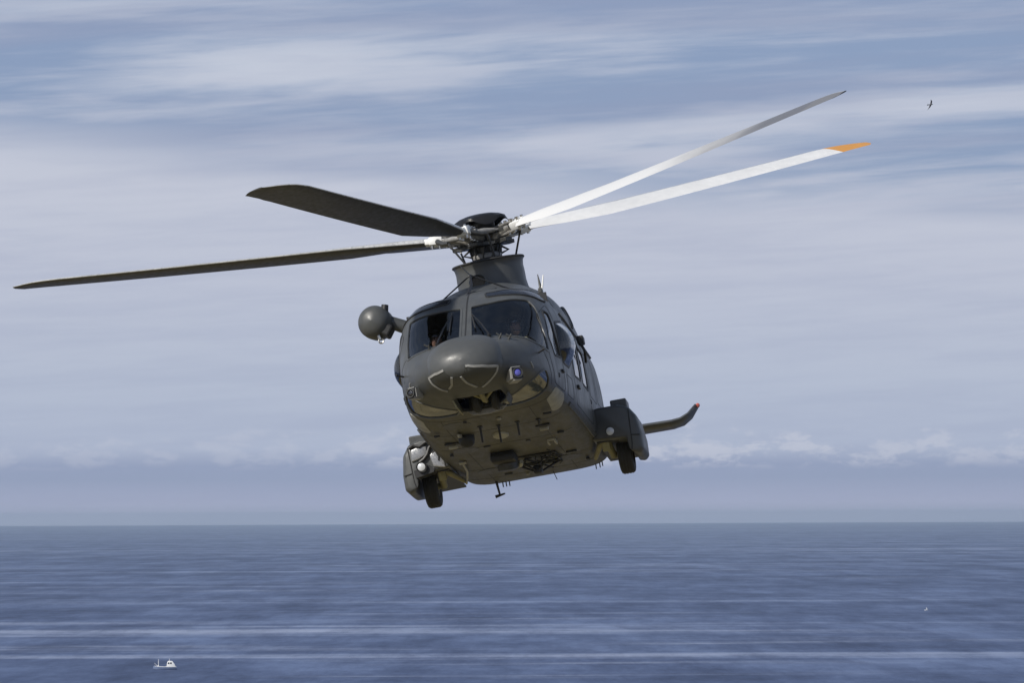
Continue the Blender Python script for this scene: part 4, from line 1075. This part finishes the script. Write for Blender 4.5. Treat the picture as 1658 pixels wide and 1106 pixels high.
def pilot(x, label, turn):
    r_ = bpy.data.objects.new('person', None); col.objects.link(r_)
    r_.matrix_world = heli_world @ Matrix.Translation((x, 2.22, 1.07))
    tag(r_, label, 'person')
    # axes: x port, y aft, z up, seat surface at 0
    pts = [(0, .06, .08), (0, .10, .24), (0, .11, .42), (0, .07, .55), (0, .03, .64), (0, .01, .74),
           (.10, .03, .07), (.13, -.40, .12), (.13, -.52, -.26), (.13, -.66, -.32), (-.10, .03, .07), (-.13, -.40, .12), (-.13, -.52, -.26), (-.13, -.66, -.32),
           (.19, .09, .50), (.25, .02, .24), (.12, -.26, .20), (.06, -.34, .20), (-.19, .09, .50), (-.27, .02, .24), (-.24, -.26, .16), (-.22, -.34, .17)]
    ed = [(0, 1), (1, 2), (2, 3), (3, 4), (4, 5), (0, 6), (6, 7), (7, 8), (8, 9), (0, 10), (10, 11), (11, 12), (12, 13), (2, 14), (14, 15), (15, 16), (16, 17), (2, 18), (18, 19), (19, 20), (20, 21)]
    rad = [(.15, .12), (.15, .11), (.18, .12), (.07, .07), (.06, .06), (.085, .10), .10, .08, .06, .045, .10, .08, .06, .045, .08, .055, .042, .03, .08, .055, .042, .03]
    skin_mesh('body', pts, ed, rad, M['flightsuit'], r_, 2)
    # face
    bm = bmesh.new(); q = Matrix.Translation((0, 0, .74)) @ Matrix.Rotation(turn, 4, 'Z')
    bmesh.ops.create_uvsphere(bm, u_segments=24, v_segments=16, radius=1.0, matrix=q @ Matrix.Translation((0, -.02, -.01)) @ Matrix.Diagonal((.078, .095, .118, 1)))
    add_tube(bm, [q @ Vector((0, -.108, .015)), q @ Vector((0, -.132, -.03)), q @ Vector((0, -.105, -.045))], [.008, .015, .010], 8)
    for e in (-1, 1): bmesh.ops.create_uvsphere(bm, u_segments=10, v_segments=8, radius=.02, matrix=q @ Matrix.Translation((e * .085, .01, -.01)))
    head = bm_obj('head', bm, M['skin'], r_, True, 80)
    bm = bmesh.new()
    for e in (-1, 1): bmesh.ops.create_uvsphere(bm, u_segments=10, v_segments=8, radius=.012, matrix=q @ Matrix.Translation((e * .03, -.104, .012)))
    add_box(bm, q @ Vector((0, -.106, -.068)), (.05, .012, .008), bevel=.003); bm_obj('eyes_and_mouth', bm, M['interior'], head)
    # helmet with dark visor lifted, boom microphone
    bm = bmesh.new(); bmesh.ops.create_uvsphere(bm, u_segments=28, v_segments=18, radius=1.0, matrix=q @ Matrix.Translation((0, .015, .03)) @ Matrix.Diagonal((.125, .145, .13, 1)))
    qi = q.inverted()
    kill = [f for f in bm.faces if (lambda c: c.z < -.03 and c.y < .02 or c.y < -.075 and c.z < .055 or c.z < -.08)(qi @ f.calc_center_median())]
    bmesh.ops.delete(bm, geom=kill, context='FACES'); bmesh.ops.solidify(bm, geom=bm.faces[:], thickness=.012)
    hm = bm_obj('helmet', bm, M['helmet'], r_, True, 60)
    bm = bmesh.new(); bmesh.ops.create_uvsphere(bm, u_segments=28, v_segments=18, radius=1.0, matrix=q @ Matrix.Translation((0, .012, .035)) @ Matrix.Diagonal((.132, .155, .135, 1)))
    kill = [f for f in bm.faces if (lambda c: c.y > -.03 or c.z < .03 or c.z > .13)(qi @ f.calc_center_median())]
    bmesh.ops.delete(bm, geom=kill, context='FACES'); bmesh.ops.solidify(bm, geom=bm.faces[:], thickness=.005); bm_obj('visor', bm, M['visor'], hm, True, 60)
    bm = bmesh.new(); add_tube(bm, [q @ Vector((.10, -.02, -.05)), q @ Vector((.08, -.10, -.085)), q @ Vector((.02, -.125, -.08))], .007, 6); bm_obj('microphone', bm, M['black'], hm)
    bm = bmesh.new(); add_box(bm, (0, -.04, .36), (.34, .11, .32), bevel=.05); add_box(bm, (.1, -.10, .30), (.10, .04, .12), bevel=.015); add_box(bm, (-.1, -.10, .30), (.10, .04, .12), bevel=.015); add_box(bm, (0, -.02, .53), (.30, .16, .06), bevel=.03)
    bm_obj('survival_vest', bm, M['vest'], r_, True, 50)
    for e in (-1, 1):     # gloved hands closed on the sticks
        hand_c = Vector((.05, -.37, .20)) if e > 0 else Vector((-.22, -.37, .17))
        bm = bmesh.new(); add_box(bm, hand_c + Vector((0, .02, 0)), (.035, .08, .085), bevel=.014)
        for j in range(4):
            zz = .034 - j * .022; L = (.9, 1.0, .95, .8)[j]
            add_tube(bm, [hand_c + Vector((.014, -.02, zz)), hand_c + Vector((.012, -.06 * L, zz)), hand_c + Vector((-.018, -.072 * L, zz)), hand_c + Vector((-.03, -.045, zz))], [.010, .0095, .009, .007], 8)
        add_tube(bm, [hand_c + Vector((-.014, .0, .035)), hand_c + Vector((-.03, -.03, .045)), hand_c + Vector((-.015, -.06, .05))], [.011, .010, .008], 8)
        bm_obj('glove', bm, M['seat'], r_, True, 50)
    return r_
heli_world = heli.matrix_world.copy()
pilot(.57, 'pilot in helmet and tan survival vest behind the windshield above the blue lens camera pod', R(-8))
pilot(-.55, 'dimly seen helmeted pilot behind the windshield nearest the hoist', R(10))

# ------------------------------------------------------------------ boats and bird
def at_px(x, y, z=0.0):
    """point of the sea surface or of a level plane, found once to set the coordinates below"""
    d = CAM_R @ Vector(((x - 829) / F_PX, 1, (553 - y) / F_PX)); k = (z - EYE) / d.z
    return Vector((d.x * k, d.y * k, z))
M['boat_white'] = pbr('boat_white', (.80, .80, .78), .4)
M['boat_hull'] = pbr('boat_hull_paint', (.13, .17, .28), .4, var=.1)
M['boat_glass'] = pbr('boat_window', (.02, .025, .03), .1)
def boat(pos, s_, rz, label):
    b = bpy.data.objects.new('fishing_boat', None); col.objects.link(b); b.location = pos; b.rotation_euler = (0, 0, rz); b.scale = (s_,) * 3
    tag(b, label, 'boat')
    secs = []   # bow at -x
    for x, w, sh, kl in ((-3.9, .05, 1.15, .9), (-3.4, .45, 1.05, -.1), (-2.4, .95, .92, -.3), (-1, 1.25, .80, -.35), (1, 1.32, .74, -.35), (2.6, 1.25, .74, -.3), (3.2, 1.15, .76, -.25)):
        secs.append([(x, -w, sh), (x, -w * .93, .25), (x, -w * .55, kl + .1), (x, 0, kl), (x, w * .55, kl + .1), (x, w * .93, .25), (x, w, sh)])
    bm = bmesh.new(); rg = [[bm.verts.new(p) for p in q] for q in secs]
    for p, q in zip(rg, rg[1:]):
        for k in range(6): bm.faces.new((p[k], p[k + 1], q[k + 1], q[k]))
    bm.faces.new(rg[-1]); bm.faces.new(rg[0][::-1])
    for p, q in zip(rg, rg[1:]): bm.faces.new((p[0], q[0], q[6], p[6]))
    bm_obj('hull', bm, M['boat_hull'], b, True, 40)
    bm = bmesh.new()
    pr = [(.1, .74), (.35, 2.35), (.75, 2.65), (1.9, 2.6), (2.5, 1.7), (3.0, .78)]
    add_prism(bm, pr, 1, -.95, .95, .06); cab = bm_obj('wheelhouse', bm, M['boat_white'], b, True, 40)
    bm = bmesh.new(); 
    for x in (.75, 1.45):
        for y in (-.96, .96):
            bm = bmesh.new(); add_box(bm, (x, y, 1.95), (.5, .03, .5)); bm_obj('window', bm, M['boat_glass'], cab)
    bm = bmesh.new(); add_box(bm, (.17, 0, 1.8), (.03, 1.6, .6), Matrix.Rotation(R(9), 3, 'Y')); bm_obj('window', bm, M['boat_glass'], cab)
    bm = bmesh.new(); add_tube(bm, [(1.0, 0, 2.6), (1.0, 0, 3.3)], .06, 8); add_box(bm, (1.0, 0, 3.1), (.1, .7, .12)); bm_obj('radar_mast', bm, M['boat_white'], cab)
    bm = bmesh.new(); add_tube(bm, [(-2.35, 0, .8), (-2.3, 0, 3.2)], [.11, .06], 10); add_tube(bm, [(-2.35, 0, .9), (-3.6, 0, 2.0)], .05, 8); add_box(bm, (-2.4, 0, 1.05), (.5, .6, .35), bevel=.05); bm_obj('mast', bm, M['boat_white'], b, True, 40)
    bm = bmesh.new()
    for e in (-1, 1): add_tube(bm, [(-3.5, e * .4, 1.12), (-2.4, e * .95, 1.0), (-1, e * 1.26, .88), (3.15, e * 1.16, .84)], .05, 6)
    bm_obj('rail', bm, M['boat_white'], b)
    return b
boat(at_px(269, 1085), .86, R(4), 'small fishing boat with white wheelhouse and foremast on the open sea')
def sail_dinghy(pos, rz):
    b = bpy.data.objects.new('sailing_boat', None); col.objects.link(b); b.location = pos; b.rotation_euler = (0, 0, rz); b.scale = (.45,) * 3
    tag(b, 'tiny distant white sailing boat alone on the sea', 'boat')
    bm = bmesh.new(); secs = [[(x, -w, .6), (x, -w * .7, 0), (x, 0, -.25), (x, w * .7, 0), (x, w, .6)] for x, w in ((-2, .05), (-1, .6), (0, .8), (1.6, .65))]
    rg = [[bm.verts.new(p) for p in q] for q in secs]
    for p, q in zip(rg, rg[1:]):
        for k in range(4): bm.faces.new((p[k], p[k + 1], q[k + 1], q[k]))
        bm.faces.new((p[0], q[0], q[4], p[4]))
    bm.faces.new(rg[0][::-1]); bm.faces.new(rg[-1]); bm_obj('hull', bm, M['boat_white'], b)
    bm = bmesh.new(); add_tube(bm, [(-.3, 0, .5), (-.3, 0, 3.2)], .04, 8); bm_obj('mast', bm, M['alloy'], b)
    bm = bmesh.new(); add_prism(bm, [(-.2, .8), (1.2, .85), (-.22, 3.1)], 1, -.012, .012); bm_obj('sail', bm, M['boat_white'], b)
sail_dinghy(at_px(1500, 989), R(20))

def bird(p):
    b = bpy.data.objects.new('bird', None); col.objects.link(b); b.location = p; b.rotation_euler = (R(-52), R(-6), R(28)); b.scale = (.85,) * 3
    tag(b, 'small dark bird gliding alone in the streaky sky near the rotor blade tips', 'bird')
    M['feather'] = pbr('dark_feathers', (.12, .12, .13), .8, var=.3, scale=30)
    # heading +x; wings along y
    pts = [(-.10, 0, 0), (-.05, 0, .0), (.0, 0, .0), (.045, 0, .01), (.075, 0, .016), (.10, 0, .014)]
    skin_mesh('body', pts, [(i, i + 1) for i in range(5)], [.008, .020, .027, .022, .018, .004], M['feather'], b, 2, 2)
    for e in (-1, 1):
        V = []; Fc = []
        for y, xl, xt, z in ((.015, .04, -.03, .012), (.07, .055, -.02, .03 + .0), (.13, .04, -.025, .03), (.18, -.005, -.045, .02), (.23, -.075, -.085, .0)):
            V += [(xl, e * y, z), (xt, e * y, z - .004), ((xl + xt) / 2, e * y, z + .006)]
        for i in range(4):
            a, c = i * 3, i * 3 + 3
            Fc += [(a, c, c + 2, a + 2), (a + 2, c + 2, c + 1, a + 1), (a, a + 1, c + 1, c)]
        mesh_obj('wing', V, Fc, M['feather'], b)
    V = [(-.08, -.014, 0), (-.08, .014, 0), (-.17, .035, -.004), (-.14, 0, 0), (-.17, -.035, -.004), (-.08, 0, .008)]
    mesh_obj('tail', V, [(0, 5, 3, 4), (5, 1, 2, 3), (1, 0, 4, 3, 2)], M['feather'], b, False)
dB = CAM_R @ Vector(((1507 - 829) / F_PX, 1, (553 - 169) / F_PX))
bird(Vector((0, 0, EYE)) + dB * 150)
